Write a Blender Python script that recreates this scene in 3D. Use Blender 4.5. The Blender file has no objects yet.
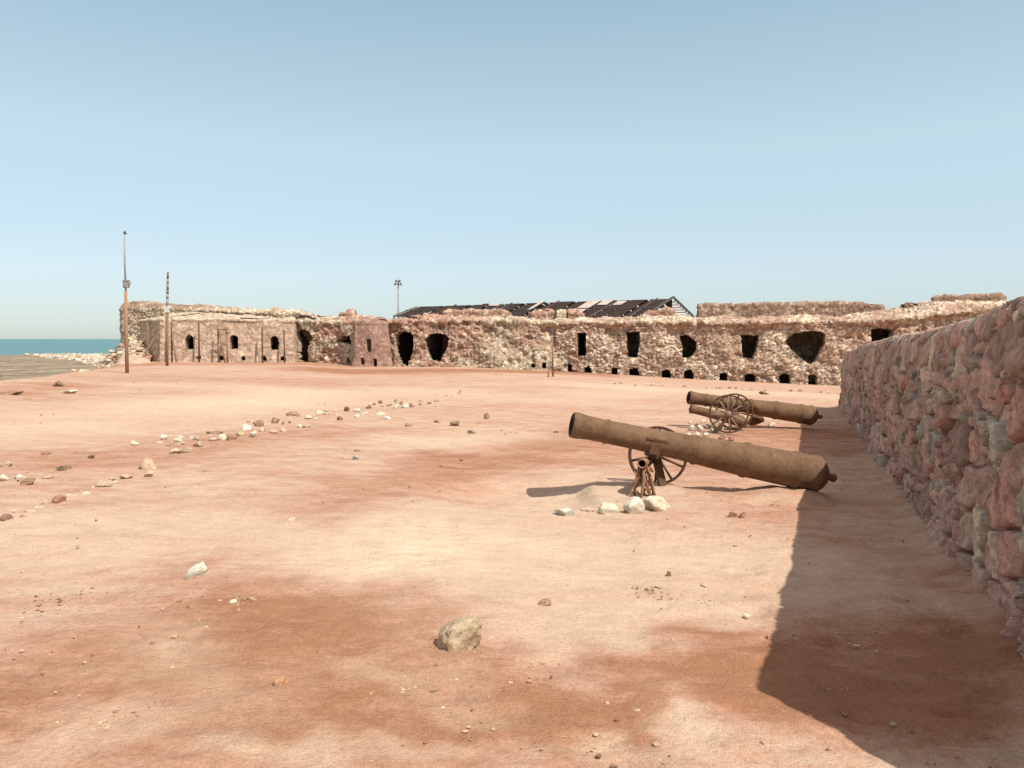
import bpy, math, random
import numpy as np
from mathutils import Vector, Matrix

random.seed(11)
RS = np.random.RandomState(5)
S = bpy.context.scene
COL = S.collection

# ------------------------------------------------------------------ camera model
F = 769.0
EYE = 1.6
PITCH = math.radians(3.35)
CT, ST = math.cos(PITCH), math.sin(PITCH)


def ray(px, py):
    a = np.asarray(px, float) - 512.0
    b = np.asarray(py, float) - 384.0
    return a, F * CT - b * ST, -F * ST - b * CT


def at(px, py, d):
    """world point seen at photo pixel px,py standing d metres in front"""
    rx, ry, rz = ray(px, py)
    k = d / ry
    return rx * k, d + 0 * k, EYE + rz * k


def project(x, y, z):
    z = z - EYE
    f = y * CT - z * ST
    u = y * ST + z * CT
    f = np.maximum(f, 1e-3)
    return 512 + F * x / f, 384 - F * u / f


# ------------------------------------------------------------------ numpy noise
def _h(i, j, k, seed):
    i = i.astype(np.int64); j = j.astype(np.int64); k = k.astype(np.int64)
    n = (i * 374761393 + j * 668265263 + k * 2147483647 + seed * 1442695041) & 0xFFFFFFFF
    n = ((n ^ (n >> 13)) * 1274126177) & 0xFFFFFFFF
    n = ((n ^ (n >> 16)) * 2246822519) & 0xFFFFFFFF
    n = (n ^ (n >> 15)) & 0xFFFFFFFF
    return n / 4294967295.0


def vnoise(x, y, z=None, seed=0):
    x = np.asarray(x, float); y = np.asarray(y, float)
    if z is None:
        xi, yi = np.floor(x), np.floor(y)
        fx, fy = x - xi, y - yi
        fx = fx * fx * fx * (fx * (fx * 6 - 15) + 10); fy = fy * fy * fy * (fy * (fy * 6 - 15) + 10)
        zz = np.zeros_like(xi)
        a = _h(xi, yi, zz, seed); b = _h(xi + 1, yi, zz, seed)
        c = _h(xi, yi + 1, zz, seed); d = _h(xi + 1, yi + 1, zz, seed)
        return (a + (b - a) * fx) * (1 - fy) + (c + (d - c) * fx) * fy
    z = np.asarray(z, float)
    xi, yi, zi = np.floor(x), np.floor(y), np.floor(z)
    fx, fy, fz = x - xi, y - yi, z - zi
    fx = fx * fx * (3 - 2 * fx); fy = fy * fy * (3 - 2 * fy); fz = fz * fz * (3 - 2 * fz)
    r = 0
    for dx in (0, 1):
        for dy in (0, 1):
            for dz in (0, 1):
                w = (fx if dx else 1 - fx) * (fy if dy else 1 - fy) * (fz if dz else 1 - fz)
                r = r + w * _h(xi + dx, yi + dy, zi + dz, seed)
    return r


def fbm(x, y, octs=4, seed=0, z=None, gain=.5):
    a, s, t, f = 1.0, 0.0, 0.0, 1.0
    for o in range(octs):
        n = vnoise(x * f + o * 17.3, y * f - o * 9.1, None if z is None else z * f, seed + o)
        s = s + a * (n - .5) * 2
        t += a
        a *= gain
        f *= 2.03
    return s / t


def voro(s, t, seed=0, jit=.85):
    """F1, F2, three randoms of the nearest cell, offset to its point"""
    si, ti = np.floor(s), np.floor(t)
    F1 = np.full(s.shape, 9.0); F2 = np.full(s.shape, 9.0)
    ci = si.copy(); cj = ti.copy(); ox = np.zeros_like(s); oy = np.zeros_like(s)
    zz = np.zeros_like(si)
    for dx in (-1, 0, 1):
        for dy in (-1, 0, 1):
            a, b = si + dx, ti + dy
            px = a + .5 + jit * (_h(a, b, zz, seed) - .5)
            py = b + .5 + jit * (_h(a, b, zz + 1, seed) - .5)
            d = np.hypot(s - px, t - py)
            new = d < F1
            F2 = np.where(new, F1, np.minimum(F2, d))
            F1 = np.where(new, d, F1)
            ci = np.where(new, a, ci); cj = np.where(new, b, cj)
            ox = np.where(new, s - px, ox); oy = np.where(new, t - py, oy)
    return F1, F2, _h(ci, cj, zz + 2, seed), _h(ci, cj, zz + 3, seed), _h(ci, cj, zz + 4, seed), ox, oy


def sstep(a, b, x):
    t = np.clip((x - a) / (b - a), 0, 1)
    return t * t * (3 - 2 * t)


# ------------------------------------------------------------------ object helpers
def tag(o, label=None, cat=None, group=None, kind=None):
    if label: o['label'] = label
    if cat: o['category'] = cat
    if group: o['group'] = group
    if kind: o['kind'] = kind
    return o


def empty(name, loc, label, cat, group=None):
    o = bpy.data.objects.new(name, None)
    COL.objects.link(o)
    o.location = loc
    o.empty_display_size = .2
    return tag(o, label, cat, group)


def origin_of(o):
    v = Vector((0, 0, 0))
    while o is not None:
        v += o.location
        o = o.parent
    return v


def link(name, me, mat, parent=None, smooth=True):
    if mat is not None:
        me.materials.append(mat)
    if smooth:
        me.polygons.foreach_set('use_smooth', [True] * len(me.polygons))
    o = bpy.data.objects.new(name, me)
    COL.objects.link(o)
    if parent is not None:
        o.parent = parent
    return o


def mesh_obj(name, V, faces, mat, parent=None, smooth=True, base=None, cols=None):
    """V in world coordinates; origin goes to the parent (or base)"""
    V = np.asarray(V, float)
    if parent is not None:
        off = np.array(origin_of(parent))
    elif base is not None:
        off = np.array(base, float)
    else:
        off = np.zeros(3)
    me = bpy.data.meshes.new(name)
    if isinstance(faces, np.ndarray):
        n, k = faces.shape
        me.vertices.add(len(V)); me.vertices.foreach_set('co', (V - off).astype(np.float32).ravel())
        me.loops.add(n * k); me.loops.foreach_set('vertex_index', faces.astype(np.int32).ravel())
        me.polygons.add(n)
        me.polygons.foreach_set('loop_start', np.arange(0, n * k, k, dtype=np.int32))
        me.update(calc_edges=True)
    else:
        me.from_pydata([tuple(p) for p in (V - off)], [], faces)
        me.update()
    if cols is not None:
        a = me.color_attributes.new('Col', 'FLOAT_COLOR', 'POINT')
        c = np.ones((len(V), 4), np.float32); c[:, :cols.shape[1]] = cols
        a.data.foreach_set('color', c.ravel())
    o = link(name, me, mat, parent, smooth)
    if parent is None and base is not None:
        o.location = base
    return o


class MB:
    """collects simple shapes into one mesh, world coordinates"""
    def __init__(self): self.v = []; self.f = []

    def add(self, v, f):
        n = len(self.v)
        self.v += [tuple(p) for p in v]
        self.f += [tuple(i + n for i in q) for q in f]

    def tube(self, pts, radii, n=10, caps=True, wob=0.0):
        pts = [Vector(p) for p in pts]
        if not hasattr(radii, '__len__'): radii = [radii] * len(pts)
        v = []; f = []
        t0 = (pts[-1] - pts[0]).normalized()
        a = Vector((0, 0, 1)) if abs(t0.z) < .9 else Vector((1, 0, 0))
        for i, p in enumerate(pts):
            t = (pts[min(i + 1, len(pts) - 1)] - pts[max(i - 1, 0)]).normalized()
            x = t.cross(a).normalized(); y = x.cross(t)
            for k in range(n):
                an = 2 * math.pi * k / n
                r = radii[i] * (1 + wob * (random.random() - .5))
                v.append(p + x * math.cos(an) * r + y * math.sin(an) * r)
        for i in range(len(pts) - 1):
            for k in range(n):
                k2 = (k + 1) % n
                f.append((i * n + k, i * n + k2, (i + 1) * n + k2, (i + 1) * n + k))
        if caps:
            f.append(tuple(range(n - 1, -1, -1)))
            f.append(tuple((len(pts) - 1) * n + k for k in range(n)))
        self.add(v, f)

    def box(self, c, sx, sy, sz, X=(1, 0, 0), Y=(0, 1, 0), Z=(0, 0, 1)):
        c = Vector(c); X = Vector(X) * sx / 2; Y = Vector(Y) * sy / 2; Z = Vector(Z) * sz / 2
        v = [c + X * i + Y * j + Z * k for i in (-1, 1) for j in (-1, 1) for k in (-1, 1)]
        f = [(0, 1, 3, 2), (4, 6, 7, 5), (0, 4, 5, 1), (2, 3, 7, 6), (0, 2, 6, 4), (1, 5, 7, 3)]
        self.add(v, f)

    def bar(self, p0, p1, w, h, up=(0, 0, 1)):
        p0 = Vector(p0); p1 = Vector(p1); d = p1 - p0; L = d.length; d.normalize()
        up = Vector(up); s = d.cross(up)
        if s.length < 1e-4: s = d.cross(Vector((1, 0, 0)))
        s.normalize(); u = s.cross(d)
        self.box((p0 + p1) / 2, L, w, h, d, s, u)

    def slab(self, q, th):
        """quad q (4 points) thickened downward along its normal"""
        q = [Vector(p) for p in q]
        n = (q[1] - q[0]).cross(q[3] - q[0]).normalized() * th
        v = q + [p - n for p in q]
        self.add(v, [(0, 1, 2, 3), (7, 6, 5, 4), (0, 4, 5, 1), (1, 5, 6, 2), (2, 6, 7, 3), (3, 7, 4, 0)])

    def lathe(self, o, ax, prof, n=40):
        """prof: (t along axis, radius)"""
        o = Vector(o); ax = Vector(ax).normalized()
        a = Vector((0, 0, 1)) if abs(ax.z) < .9 else Vector((1, 0, 0))
        x = ax.cross(a).normalized(); y = x.cross(ax)
        v = []; f = []
        for t, r in prof:
            for k in range(n):
                an = 2 * math.pi * k / n
                v.append(o + ax * t + x * math.cos(an) * r + y * math.sin(an) * r)
        for i in range(len(prof) - 1):
            for k in range(n):
                k2 = (k + 1) % n
                f.append((i * n + k, (i + 1) * n + k, (i + 1) * n + k2, i * n + k2))
        self.add(v, f)

    def build(self, name, mat, parent=None, smooth=False, base=None):
        return mesh_obj(name, np.array([tuple(p) for p in self.v]), self.f, mat, parent, smooth, base)


# ------------------------------------------------------------------ materials
def nodes(name):
    m = bpy.data.materials.new(name); m.use_nodes = True
    nt = m.node_tree; nt.nodes.clear()
    out = nt.nodes.new('ShaderNodeOutputMaterial')
    b = nt.nodes.new('ShaderNodeBsdfPrincipled')
    nt.links.new(b.outputs[0], out.inputs[0])
    return m, nt, b


def N(nt, t, **kw):
    n = nt.nodes.new(t)
    for k, v in kw.items():
        if k in n.inputs: n.inputs[k].default_value = v
        else: setattr(n, k, v)
    return n


def noise_node(nt, vec, scale, detail=4, rough=.55):
    n = N(nt, 'ShaderNodeTexNoise', Scale=scale, Detail=detail, Roughness=rough)
    nt.links.new(vec, n.inputs['Vector'])
    return n.outputs['Fac']


def math_node(nt, op, a, b=None, c=None, clamp=False):
    n = N(nt, 'ShaderNodeMath', operation=op, use_clamp=clamp)
    for i, v in enumerate((a, b, c)):
        if v is None: continue
        if isinstance(v, (int, float)): n.inputs[i].default_value = v
        else: nt.links.new(v, n.inputs[i])
    return n.outputs[0]


def mix(nt, fac, a, b, mode='MIX'):
    n = N(nt, 'ShaderNodeMix', data_type='RGBA', blend_type=mode)
    for i, v in ((0, fac), (6, a), (7, b)):
        if isinstance(v, (int, float)): n.inputs[i].default_value = v
        elif isinstance(v, tuple): n.inputs[i].default_value = (*v, 1) if len(v) == 3 else v
        else: nt.links.new(v, n.inputs[i])
    return n.outputs[2]


def maprange(nt, v, a, b, c=0.0, d=1.0):
    n = N(nt, 'ShaderNodeMapRange')
    n.inputs[1].default_value = a; n.inputs[2].default_value = b
    n.inputs[3].default_value = c; n.inputs[4].default_value = d
    nt.links.new(v, n.inputs[0])
    return n.outputs[0]


def bump(nt, b, h, dist, strength=1.0):
    n = N(nt, 'ShaderNodeBump', Strength=strength, Distance=dist)
    nt.links.new(h, n.inputs['Height'])
    nt.links.new(n.outputs[0], b.inputs['Normal'])


def mat_masonry(name, bscale=22.0, bdist=.02, var=.5):
    m, nt, b = nodes(name)
    co = N(nt, 'ShaderNodeNewGeometry').outputs['Position']
    col = N(nt, 'ShaderNodeAttribute', attribute_name='Col').outputs['Color']
    n1 = noise_node(nt, co, bscale * .35, 5, .65)
    n2 = noise_node(nt, co, bscale * 1.6, 4, .7)
    f = maprange(nt, n1, .3, .7, 1 - var, 1 + var * .7)
    g = maprange(nt, n2, .3, .7, .78, 1.18)
    k = math_node(nt, 'MULTIPLY', f, g)
    c = N(nt, 'ShaderNodeVectorMath', operation='SCALE')
    nt.links.new(col, c.inputs[0]); nt.links.new(k, c.inputs['Scale'])
    nt.links.new(c.outputs[0], b.inputs['Base Color'])
    b.inputs['Roughness'].default_value = .93
    b.inputs['Specular IOR Level'].default_value = .15
    h = math_node(nt, 'ADD', n1, math_node(nt, 'MULTIPLY', n2, .4))
    bump(nt, b, h, bdist, .9)
    return m


def mat_noise(name, c1, c2, scale=8.0, rough=.85, bdist=.004, metal=0.0, spec=.2, c3=None):
    m, nt, b = nodes(name)
    co = N(nt, 'ShaderNodeTexCoord').outputs['Object']
    n1 = noise_node(nt, co, scale, 6, .65)
    n2 = noise_node(nt, co, scale * 6, 4, .6)
    c = mix(nt, maprange(nt, n1, .35, .65), c1, c2)
    if c3:
        n3 = noise_node(nt, co, scale * .45, 3, .6)
        c = mix(nt, maprange(nt, n3, .52, .66, 0, .8), c, c3)
    c = mix(nt, maprange(nt, n2, .3, .7, 0, .35), c, (c1[0] * .45, c1[1] * .45, c1[2] * .45))
    nt.links.new(c, b.inputs['Base Color'])
    b.inputs['Roughness'].default_value = rough
    b.inputs['Metallic'].default_value = metal
    b.inputs['Specular IOR Level'].default_value = spec
    bump(nt, b, math_node(nt, 'ADD', n1, math_node(nt, 'MULTIPLY', n2, .5)), bdist, .8)
    return m


SAND_L = (.530, .380, .268)
SAND_P = (.462, .270, .184)
SAND_R = (.325, .155, .083)


def mat_sand():
    m, nt, b = nodes('sand')
    geo = N(nt, 'ShaderNodeNewGeometry').outputs['Position']
    mp = N(nt, 'ShaderNodeMapping')
    mp.inputs['Scale'].default_value = (.55, 1.15, 1)
    mp.inputs['Rotation'].default_value = (0, 0, math.radians(-14))
    nt.links.new(geo, mp.inputs['Vector'])
    st = mp.outputs[0]
    at_ = N(nt, 'ShaderNodeAttribute', attribute_name='Col')
    sep = N(nt, 'ShaderNodeSeparateColor'); nt.links.new(at_.outputs['Color'], sep.inputs[0])
    red, flat, pale = sep.outputs[0], sep.outputs[1], sep.outputs[2]
    nbig = noise_node(nt, st, .55, 6, .62)
    nmid = noise_node(nt, st, 3.4, 8, .72)
    nfin = noise_node(nt, geo, 26, 5, .7)
    nspk = noise_node(nt, geo, 95, 3, .6)
    # soil redness
    r = math_node(nt, 'ADD', red, maprange(nt, nbig, .3, .7, -.20, .20))
    r = math_node(nt, 'ADD', r, maprange(nt, nmid, .3, .7, -.34, .34))
    r = math_node(nt, 'ADD', r, maprange(nt, nfin, .3, .7, -.17, .17), clamp=True)
    c = mix(nt, maprange(nt, r, .15, .55), SAND_L, SAND_P)
    c = mix(nt, maprange(nt, r, .52, 1.05), c, SAND_R)
    pn = math_node(nt, 'MULTIPLY', pale, maprange(nt, nmid, .35, .62), clamp=True)
    c = mix(nt, pn, c, (.66, .52, .37))
    # tidal flat
    nf = noise_node(nt, geo, .22, 6, .7)
    cf = mix(nt, maprange(nt, nf, .42, .6), (.18, .14, .092), (.32, .245, .165))
    cf = mix(nt, maprange(nt, noise_node(nt, geo, .6, 5, .7), .58, .66), cf, (.5, .47, .42))
    c = mix(nt, flat, c, cf)
    nvar = noise_node(nt, st, 7.0, 6, .7)
    ncr = noise_node(nt, geo, 44, 3, .55)
    sp = maprange(nt, nspk, .28, .7, .80, 1.14)
    sp = math_node(nt, 'MULTIPLY', sp, maprange(nt, nvar, .3, .7, .86, 1.10))
    sp = math_node(nt, 'MULTIPLY', sp, maprange(nt, ncr, .64, .72, 1.0, .72))
    v = N(nt, 'ShaderNodeVectorMath', operation='SCALE')
    nt.links.new(c, v.inputs[0]); nt.links.new(sp, v.inputs['Scale'])
    nt.links.new(v.outputs[0], b.inputs['Base Color'])
    b.inputs['Roughness'].default_value = .97
    b.inputs['Specular IOR Level'].default_value = .08
    h = math_node(nt, 'ADD', math_node(nt, 'MULTIPLY', nmid, 1.2), math_node(nt, 'MULTIPLY', nfin, .55))
    h = math_node(nt, 'ADD', h, math_node(nt, 'MULTIPLY', nspk, .22))
    bump(nt, b, h, .030, .85)
    return m


def mat_sea():
    m, nt, b = nodes('sea_water')
    geo = N(nt, 'ShaderNodeNewGeometry').outputs['Position']
    mp = N(nt, 'ShaderNodeMapping'); mp.inputs['Scale'].default_value = (.02, .06, 1)
    nt.links.new(geo, mp.inputs['Vector'])
    n = noise_node(nt, mp.outputs[0], 1.0, 5, .6)
    c = mix(nt, maprange(nt, n, .35, .65), (.085, .185, .205), (.12, .23, .245))
    nt.links.new(c, b.inputs['Base Color'])
    b.inputs['Roughness'].default_value = .55
    b.inputs['Specular IOR Level'].default_value = .12
    n2 = noise_node(nt, geo, .8, 4, .6)
    bump(nt, b, n2, .3, .6)
    return m


M_SAND = mat_sand()
M_SEA = mat_sea()
M_FORT = mat_masonry('fort_masonry', 9.0, .07, .42)
M_WALL = mat_masonry('boulder_wall', 26.0, .034, .48)
M_STONE = mat_masonry('loose_stone', 30.0, .02, .42)
def mat_barrel():
    m, nt, b = nodes('rusty_iron')
    co = N(nt, 'ShaderNodeNewGeometry').outputs['Position']
    n1 = noise_node(nt, co, 3.2, 7, .7); n2 = noise_node(nt, co, 13, 6, .72); n3 = noise_node(nt, co, 70, 4, .65)
    mp = N(nt, 'ShaderNodeMapping'); mp.inputs['Scale'].default_value = (9, 5, 1.3); nt.links.new(co, mp.inputs['Vector'])
    n4 = noise_node(nt, mp.outputs[0], 1.6, 5, .65)
    c = mix(nt, maprange(nt, n1, .36, .62), (.145, .075, .037), (.195, .113, .058))
    c = mix(nt, maprange(nt, n2, .50, .66, 0, .55), c, (.085, .045, .025))
    c = mix(nt, maprange(nt, n4, .55, .70, 0, .4), c, (.26, .155, .082))
    c = mix(nt, maprange(nt, n3, .56, .68, 0, .55), c, (.055, .030, .018))
    nt.links.new(c, b.inputs['Base Color'])
    nt.links.new(maprange(nt, n2, .3, .7, .62, .92), b.inputs['Roughness'])
    b.inputs['Specular IOR Level'].default_value = .3
    h = math_node(nt, 'ADD', math_node(nt, 'MULTIPLY', n2, 1.0), math_node(nt, 'MULTIPLY', n3, .45))
    bump(nt, b, h, .014, .9)
    return m


M_RUST = mat_barrel()
M_RUSTD = mat_noise('dark_rust', (.095, .05, .03), (.17, .085, .045), 11.0, .85, .004, .0, .2)
M_RUSTR = mat_noise('red_rust', (.26, .125, .07), (.36, .2, .12), 14.0, .9, .006, .0, .1)
M_PALE = mat_noise('weathered_iron', (.34, .25, .2), (.24, .15, .1), 10.0, .85, .003, .0, .2)
M_BORE = mat_noise('black_iron', (.02, .016, .013), (.035, .026, .02), 8.0, .9, .002)  # near-black iron inside the bores
M_DARK = mat_noise('shade_plaster', (.09, .068, .054), (.13, .098, .076), 2.0, .95, .02)  # lining of the openings, their inner shade put into the colour
M_WOOD = mat_noise('weathered_wood', (.30, .185, .115), (.2, .12, .075), 7.0, .9, .003)
M_WOODR = mat_noise('reddish_wood', (.42, .235, .15), (.33, .18, .11), 7.0, .9, .003)
M_GREY = mat_noise('grey_metal', (.36, .35, .33), (.26, .25, .24), 9.0, .6, .001, .0, .4)
M_WHITE = mat_noise('white_paint', (.7, .68, .64), (.6, .57, .52), 9.0, .6, .001)
M_ROOFD = mat_noise('rusted_sheet', (.03, .019, .015), (.055, .03, .022), 3.0, .85, .003)
M_ROOFL = mat_noise('pale_sheet', (.58, .49, .41), (.42, .33, .26), 2.0, .8, .002)
M_STEEL = mat_noise('dark_steel', (.09, .085, .08), (.14, .12, .10), 6.0, .6, .001)
M_GLASS = mat_noise('lamp_glass', (.1, .11, .12), (.15, .16, .17), 6.0, .2, .0005, .0, .5)

# ------------------------------------------------------------------ terrain
FP = [(100, 53, 362), (122, 52, 362), (160, 50, 361.5), (300, 51, 362.5), (352, 50, 366), (480, 49.5, 367.5),
      (560, 48.5, 371), (700, 46.5, 380), (840, 45, 386), (1000, 43.5, 393), (1200, 42, 402)]
FPX = np.array([p[0] for p in FP], float); FD = np.array([p[1] for p in FP], float); FY = np.array([p[2] for p in FP], float)


def plane(x, y):
    return -.0296 * x - .0107 * y


_fx, _fy, _fz = at(FPX, FY, FD)
FU = _fx / _fy
FDEL = _fz - plane(_fx, _fy)
EU = np.array([-3.0, -1.3, -.9, -.666, -.60, -.536, -.507, -.48, -.44, 0, 3])
ED = np.array([12, 15, 20, 25.6, 31, 41, 49, 66, 90, 140, 140], float)
GUN1 = {}


def gz(x, y):
    """smooth lie of the land"""
    x = np.asarray(x, float); y = np.asarray(y, float)
    d = np.maximum(y, .5)
    u = np.clip(x / d, -1.4, 1.6)
    z = plane(np.clip(x, -60, 60), np.clip(y, -25, 70))
    z = z + np.interp(u, FU, FDEL) * sstep(20, 45, y)
    # drop to the shore
    e = np.interp(u, EU, ED)
    far = sstep(0, 7, d - e) * (y > 0)
    zf = -1.12 - .0028 * np.clip(d - 45, 0, 400)
    z = z * (1 - far) + zf * far
    r = np.hypot(x, y)
    z = z - 3.0 * sstep(170, 260, r)
    # raised pad held by the white stones under the first cannon, lower ground to its left
    a = np.abs((x - 1.36) / .53); b = np.abs((y - 8.5) / .66)
    pad = 1 - sstep(.78, 1.22, (a ** 3 + b ** 3) ** (1 / 3.))
    a = ((x - .05) / .95); b = ((y - 8.35) / .85)
    z = z - .13 * (1 - sstep(.4, 1.25, np.sqrt(a * a + b * b))) * (1 - pad) + (.01 + .04 * sstep(8.15, 8.6, y)) * pad
    # a little sand banked under its barrel
    a = ((x - 3.2) / .62); b = ((y - 8.72) / .36)
    z = z + .085 * (1 - sstep(.35, 1.15, np.sqrt(a * a + b * b)))
    a = ((x - 2.45) / 1.3); b = ((y - 8.55) / .33)
    z = z + .05 * (1 - sstep(.3, 1.0, np.sqrt(a * a + b * b)))
    return z


def on_ground(px, py):
    lo, hi = 1.5, 300.0
    rx, ry, rz = [float(v) for v in ray(px, py)]
    d = 1.5
    while d < 300:
        if EYE + rz / ry * d < float(gz(rx / ry * d, d)): break
        d *= 1.03
    lo, hi = d / 1.03, d
    for _ in range(30):
        m = (lo + hi) / 2
        if EYE + rz / ry * m < float(gz(rx / ry * m, m)): hi = m
        else: lo = m
    d = (lo + hi) / 2
    x = rx / ry * d
    return Vector((x, d, float(gz(x, d))))


# near wall line
WDIR = np.array([.357, .934]); WDIR /= np.hypot(*WDIR)
_pts = [on_ground(px, py) for px, py in ((1004, 627), (967, 564), (928, 512), (889, 460), (842, 409))]
_A = np.array([[p.y, 1] for p in _pts]); _b = np.array([p.x for p in _pts])
WK, WC = np.linalg.lstsq(_A, _b, rcond=None)[0]
WDIR = np.array([WK, 1.0]); WDIR /= np.hypot(*WDIR)
WEND = _pts[-1].y


def ground():
    ang = np.concatenate([np.arange(-180, -42, 3.0), np.arange(-42, -36, .6), np.arange(-36, 36, .125), np.arange(36, 42, .6), np.arange(42, 180.1, 3.0)])
    ang = np.radians(ang)
    r = [.05]
    while r[-1] < 2: r.append(r[-1] * 1.3 + .03)
    while r[-1] < 62: r.append(r[-1] * 1.0062)
    while r[-1] < 900: r.append(r[-1] * 1.07)
    r = np.array(r)
    R, A = np.meshgrid(r, ang, indexing='ij')
    X = R * np.sin(A); Y = R * np.cos(A)
    Z = gz(X, Y)
    fade = 1 / (1 + (R / 30) ** 2)
    Z = Z + .05 * fbm(X / 4.2, Y / 4.2, 3, 3) * sstep(1, 6, R)
    w = fbm(X / .62, Y / .5, 3, 21)
    Z = Z + .018 * w * fade
    Z = Z + (.007 * fbm(X / .16, Y / .13, 3, 31) + .006 * np.abs(fbm(X / .33, Y / .24, 4, 33))) * fade
    Z = Z + .010 * sstep(.15, .5, fbm(X / .9, Y / .8, 3, 35)) * fbm(X / .06, Y / .06, 2, 36) * fade
    # trodden, lumpy sand beside the wall
    dist = (WK * Y + WC - X) * WDIR[1]
    near = sstep(3.2, 1.0, dist) * (dist > -.3)
    F1, F2, a, b, c, ox, oy = voro(X / .42, Y / .30, 77)
    Z = Z - near * .026 * (a > .5) * sstep(.42, .12, F1)
    Z = Z + near * .02 * fbm(X / .5, Y / .22, 3, 51)
    Z = Z + .10 * sstep(.45, -.15, dist) * (dist > -1.2) * (Y < WEND + .5)
    # shallow scrapes and crusts in the open sand
    F1, F2, a, b, c, ox, oy = voro(X / 1.3, Y / 1.1, 99)
    Z = Z + .012 * (a > .78) * sstep(.3, .05, F1) * fade * fbm(X / .09, Y / .09, 2, 5)
    # soil colours, laid where the ground itself is redder or paler
    red = np.full(X.shape, .30); pale = np.zeros(X.shape); flat = np.zeros(X.shape)
    wx = X + .55 * fbm(X / 1.1, Y / 1.1, 5, 7, gain=.6); wy = Y + .8 * fbm(X / 1.1, Y / 1.1, 5, 8, gain=.6)

    def patch(arr, p0, p1, w, amt):
        a = on_ground(*p0); b = on_ground(*p1)
        dx, dy = b.x - a.x, b.y - a.y; L2 = dx * dx + dy * dy
        t = np.clip(((wx - a.x) * dx + (wy - a.y) * dy) / L2, 0, 1)
        q = np.hypot(wx - a.x - t * dx, wy - a.y - t * dy) / w
        arr += amt * (1 - sstep(.0, 2.3, q)) * .95
    for p0, p1, w, amt in PATCH_RED: patch(red, p0, p1, w, amt)
    for p0, p1, w, amt in PATCH_PALE: patch(pale, p0, p1, w, amt)
    red += .09 * sstep(8, 15, Y)
    red -= .22 * np.clip(pale, 0, 1)
    D = np.maximum(Y, .5); U = np.clip(X / D, -1.4, 1.6)
    flat = sstep(.5, 5, D - np.interp(U, EU, ED)) * (Y > 0)
    cols = np.stack([np.clip(red, 0, 1.2), flat, np.clip(pale, 0, 1)], -1).reshape(-1, 3)
    V = np.stack([X, Y, Z], -1).reshape(-1, 3)
    nr, na = R.shape
    idx = np.arange(nr * na).reshape(nr, na)
    f = np.stack([idx[:-1, :-1], idx[:-1, 1:], idx[1:, 1:], idx[1:, :-1]], -1).reshape(-1, 4)[:, ::-1]
    o = mesh_obj('ground', V, f, M_SAND, None, True, None, cols)
    tag(o, kind='structure')
    return o


PATCH_RED = [((0, 700), (240, 650), .6, .10), ((240, 640), (420, 690), .55, .12), ((420, 720), (760, 700), .5, .10), ((0, 640), (220, 610), .7, .14), ((120, 740), (420, 745), .4, .14), ((60, 690), (230, 720), .55, .22), ((330, 690), (560, 720), .50, .26), ((290, 590), (430, 640), .45, .16), ((300, 512), (465, 462), .55, .40), ((465, 462), (610, 428), .7, .34), ((270, 618), (420, 604), .30, .24),
             ((180, 660), (330, 640), .34, .16), ((0, 700), (170, 640), .28, .26), ((500, 690), (760, 672), .28, .42),
             ((540, 735), (620, 715), .14, .40), ((820, 690), (1020, 680), .34, .62), ((860, 740), (1020, 740), .3, .62),
             ((900, 640), (1010, 660), .3, .3), ((120, 366), (340, 366), 2.2, .42), ((340, 371), (570, 373), 2.2, .85),
             ((620, 452), (850, 440), 1.4, .34), ((700, 470), (780, 520), .5, .2), ((760, 430), (830, 428), 1.2, .3),
             ((240, 440), (330, 432), .7, .25), ((30, 470), (140, 455), 1.0, .30), ((880, 560), (960, 590), .5, .25),
             ((100, 378), (330, 384), 1.6, .18), ((0, 392), (60, 385), 1.2, .3), ((640, 740), (660, 690), .15, .3)]
PATCH_PALE = [((150, 665), (260, 690), .22, .30), ((380, 660), (440, 690), .12, .35), ((60, 650), (120, 668), .15, .3), ((470, 745), (540, 720), .12, .3), ((640, 690), (700, 700), .1, .3), ((30, 425), (230, 405), 2.0, .5), ((230, 402), (420, 392), 1.8, .5), ((360, 560), (450, 545), .45, .6), ((470, 560), (700, 560), .8, .6),
              ((470, 520), (560, 500), .6, .4), ((0, 545), (220, 530), .7, .4), ((440, 442), (520, 436), .7, .6), ((520, 640), (720, 625), .2, .5),
              ((590, 735), (720, 745), .13, .8), ((280, 735), (350, 745), .12, .6), ((590, 385), (830, 396), 1.6, .55), ((840, 545), (870, 600), .35, .25),
              ((60, 735), (180, 720), .15, .5), ((150, 385), (300, 392), 1.2, .4), ((560, 400), (660, 392), 1.4, .3)]

# ------------------------------------------------------------------ masonry
P_RUBBLE = [((.59, .45, .32), 4), ((.68, .55, .41), 5), ((.44, .30, .20), 3), ((.36, .22, .16), 2), ((.72, .61, .47), 3)]
P_REDRUB = [((.45, .275, .20), 4), ((.38, .21, .15), 4), ((.56, .40, .29), 3), ((.31, .17, .12), 2), ((.62, .49, .37), 1)]
P_BRICK = [((.58, .42, .305), 5), ((.53, .375, .27), 4), ((.62, .475, .35), 3), ((.46, .31, .22), 2)]
P_TOWER = [((.36, .22, .17), 5), ((.33, .20, .15), 4), ((.40, .26, .19), 3)]
P_PALE = [((.56, .46, .33), 5), ((.50, .39, .27), 4), ((.62, .53, .40), 2), ((.40, .28, .19), 3)]
P_PARA = [((.30, .195, .14), 5), ((.25, .155, .105), 4), ((.38, .27, .19), 3), ((.50, .40, .29), 1.5)]
P_BOULD = [((.47, .295, .235), 6), ((.54, .365, .285), 4), ((.38, .25, .195), 4), ((.46, .36, .275), 3), ((.53, .30, .235), 4), ((.42, .36, .29), 1.2), ((.58, .47, .35), 2)]


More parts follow.
